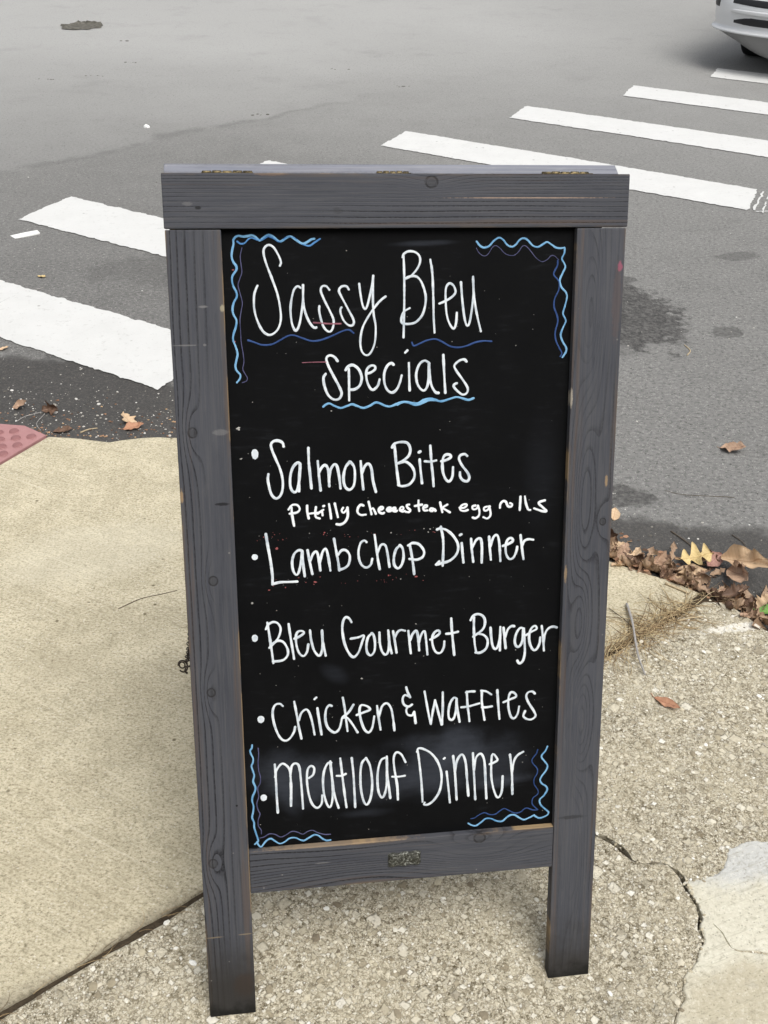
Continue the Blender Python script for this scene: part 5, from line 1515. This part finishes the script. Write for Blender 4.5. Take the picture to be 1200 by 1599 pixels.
def fpatch(name, y0, y1, zlo, zhi, off, mat, parent=body, ny_=24, nz_=6):
    """a shaped insert following the bumper; zlo/zhi are functions of y"""
    A = Acc(); V = []
    for j in range(nz_ + 1):
        for i in range(ny_ + 1):
            y = y0 + (y1 - y0) * i / ny_; t = j / nz_
            z = zlo(y) + (zhi(y) - zlo(y)) * t
            o_ = off * (1 if 0 < j < nz_ and 0 < i < ny_ else -.6)
            V.append((xfront(y, z) + o_, y, z))
    A.add(V, [(j * (ny_ + 1) + i, j * (ny_ + 1) + i + 1, (j + 1) * (ny_ + 1) + i + 1, (j + 1) * (ny_ + 1) + i) for j in range(nz_) for i in range(ny_)])
    return A.obj(name, mat, parent, True)
def fade(y, e0, e1): return sstep(e0, e1, abs(y))
fpatch("lower_intake", -.66, .66, lambda y: .350 + .010 * fade(y, .5, .66), lambda y: .412 - .030 * fade(y, .5, .66), .006, black_pl)
fpatch("upper_intake", -.70, .70, lambda y: .482 + .010 * fade(y, .4, .7), lambda y: .535 - .012 * fade(y, .5, .7), .006, black_pl)
fpatch("bumper_fin", -.70, .70, lambda y: .424 + .006 * fade(y, .3, .7), lambda y: .462 - .004 * fade(y, .3, .7), .018, silver)
for s_ in (-1, 1):
    fpatch("headlight", s_ * .50, s_ * .86, lambda y: .585 + .02 * fade(y, .5, .86), lambda y: .665 + .01 * fade(y, .5, .86), .008, lampm)
    fpatch("bumper_corner_vent", s_ * .80, s_ * .893, lambda y: .445, lambda y: .52, .006, black_pl)
def wheel(x, s_):
    A = Acc(); V = []
    prof = [(.33, -.10), (.335, -.06), (.335, .06), (.33, .10), (.30, .115), (.24, .11), (.24, -.11), (.30, -.115)]
    n = 40
    for (r_, o_) in prof:
        for k in range(n): V.append((x + r_ * math.cos(TAU * k / n), s_ * .66 + o_, .325 + r_ * math.sin(TAU * k / n)))
    m = len(prof)
    A.add(V, [(j * n + k, ((j + 1) % m) * n + k, ((j + 1) % m) * n + (k + 1) % n, j * n + (k + 1) % n) for j in range(m) for k in range(n)])
    w_ = A.obj("wheel", rubber, car, True)
    A = Acc(); V = []
    for (r_, o_) in ((.245, .085), (.22, .10), (.20, .075), (.06, .06), (.0001, .07)):
        for k in range(n):
            sp = 1 if (k % 8) < 4 or r_ > .2 or r_ < .07 else .6
            V.append((x + r_ * math.cos(TAU * k / n), s_ * .66 + s_ * o_ * sp, .325 + r_ * math.sin(TAU * k / n)))
    A.add(V, [(j * n + k, (j + 1) * n + k, (j + 1) * n + (k + 1) % n, j * n + (k + 1) % n) for j in range(4) for k in range(n)])
    A.obj("rim", alloy, w_)
    A = Acc()
    A.add(*tube([(x + .385 * math.cos(math.pi * k / 20), s_ * .895, .325 + .385 * math.sin(math.pi * k / 20)) for k in range(21)], .028, 8))
    A.obj("wheel_arch", black_pl, body, True)
for x in (1.20, -1.36):
    for s_ in (-1, 1): wheel(x, s_)
# ------------------------------------------------------------------ unseen shop front, added behind the viewer to shade the near pavement
g = Mat("grey_painted_brick", .85, .2)
p_ = g.obj(); bx_, by_, bz_ = g.xyz(p_)
nd = g.n("ShaderNodeTexBrick")
g.put(nd.inputs["Vector"], g.vec(bx_, bz_, 0.0))
for k_, v_ in (("Color1", (.42, .43, .44, 1)), ("Color2", (.47, .48, .49, 1)), ("Mortar", (.40, .41, .42, 1))): nd.inputs[k_].default_value = v_
nd.inputs["Scale"].default_value = 1.0; nd.inputs["Brick Width"].default_value = .215; nd.inputs["Row Height"].default_value = .075; nd.inputs["Mortar Size"].default_value = .008
brick = g.out(X(g, nd.outputs["Color"]), None, X(g, nd.outputs["Fac"]), -.4, .004)
shop = empty("added_shop_front", Matrix.Translation((0, -3.4, 0)))
tag(shop, "grey painted brick shop building, unseen and added behind the viewer for its shade, with a large dark window and a door", "building")
def spart(name, boxes, mat, parent=shop, bev=.01):
    bm = bmesh.new()
    for b in boxes: box(bm, *b, bev, 1)
    return bm_obj(name, bm, mat, parent)
spart("wall", [(-9, -1.5, -.3, 0, -.3, 4.6), (2.9, 9, -.3, 0, -.3, 4.6), (-1.49, 2.89, -.3, 0, 2.75, 4.6), (-1.49, 1.29, -.3, 0, -.3, .6)], brick)
fr = plain("dark_green_shop_paint", (.03, .05, .045), .5, .4)
wn = spart("window", [(-1.48, 1.28, -.16, -.08, .61, .70), (-1.48, 1.28, -.16, -.08, 2.64, 2.74), (-1.48, -1.38, -.16, -.08, .71, 2.63), (1.18, 1.28, -.16, -.08, .71, 2.63)], fr)
gl = Mat("shop_glass", .06, .6).out((.02, .022, .024))
spart("pane", [(-1.37, 1.17, -.13, -.11, .71, 2.63)], gl, wn, 0)
dr = spart("door", [(1.40, 2.79, -.16, -.08, 0, 2.74)], fr)
spart("handle", [(1.52, 1.56, -.075, -.03, .95, 1.25)], brass, dr)
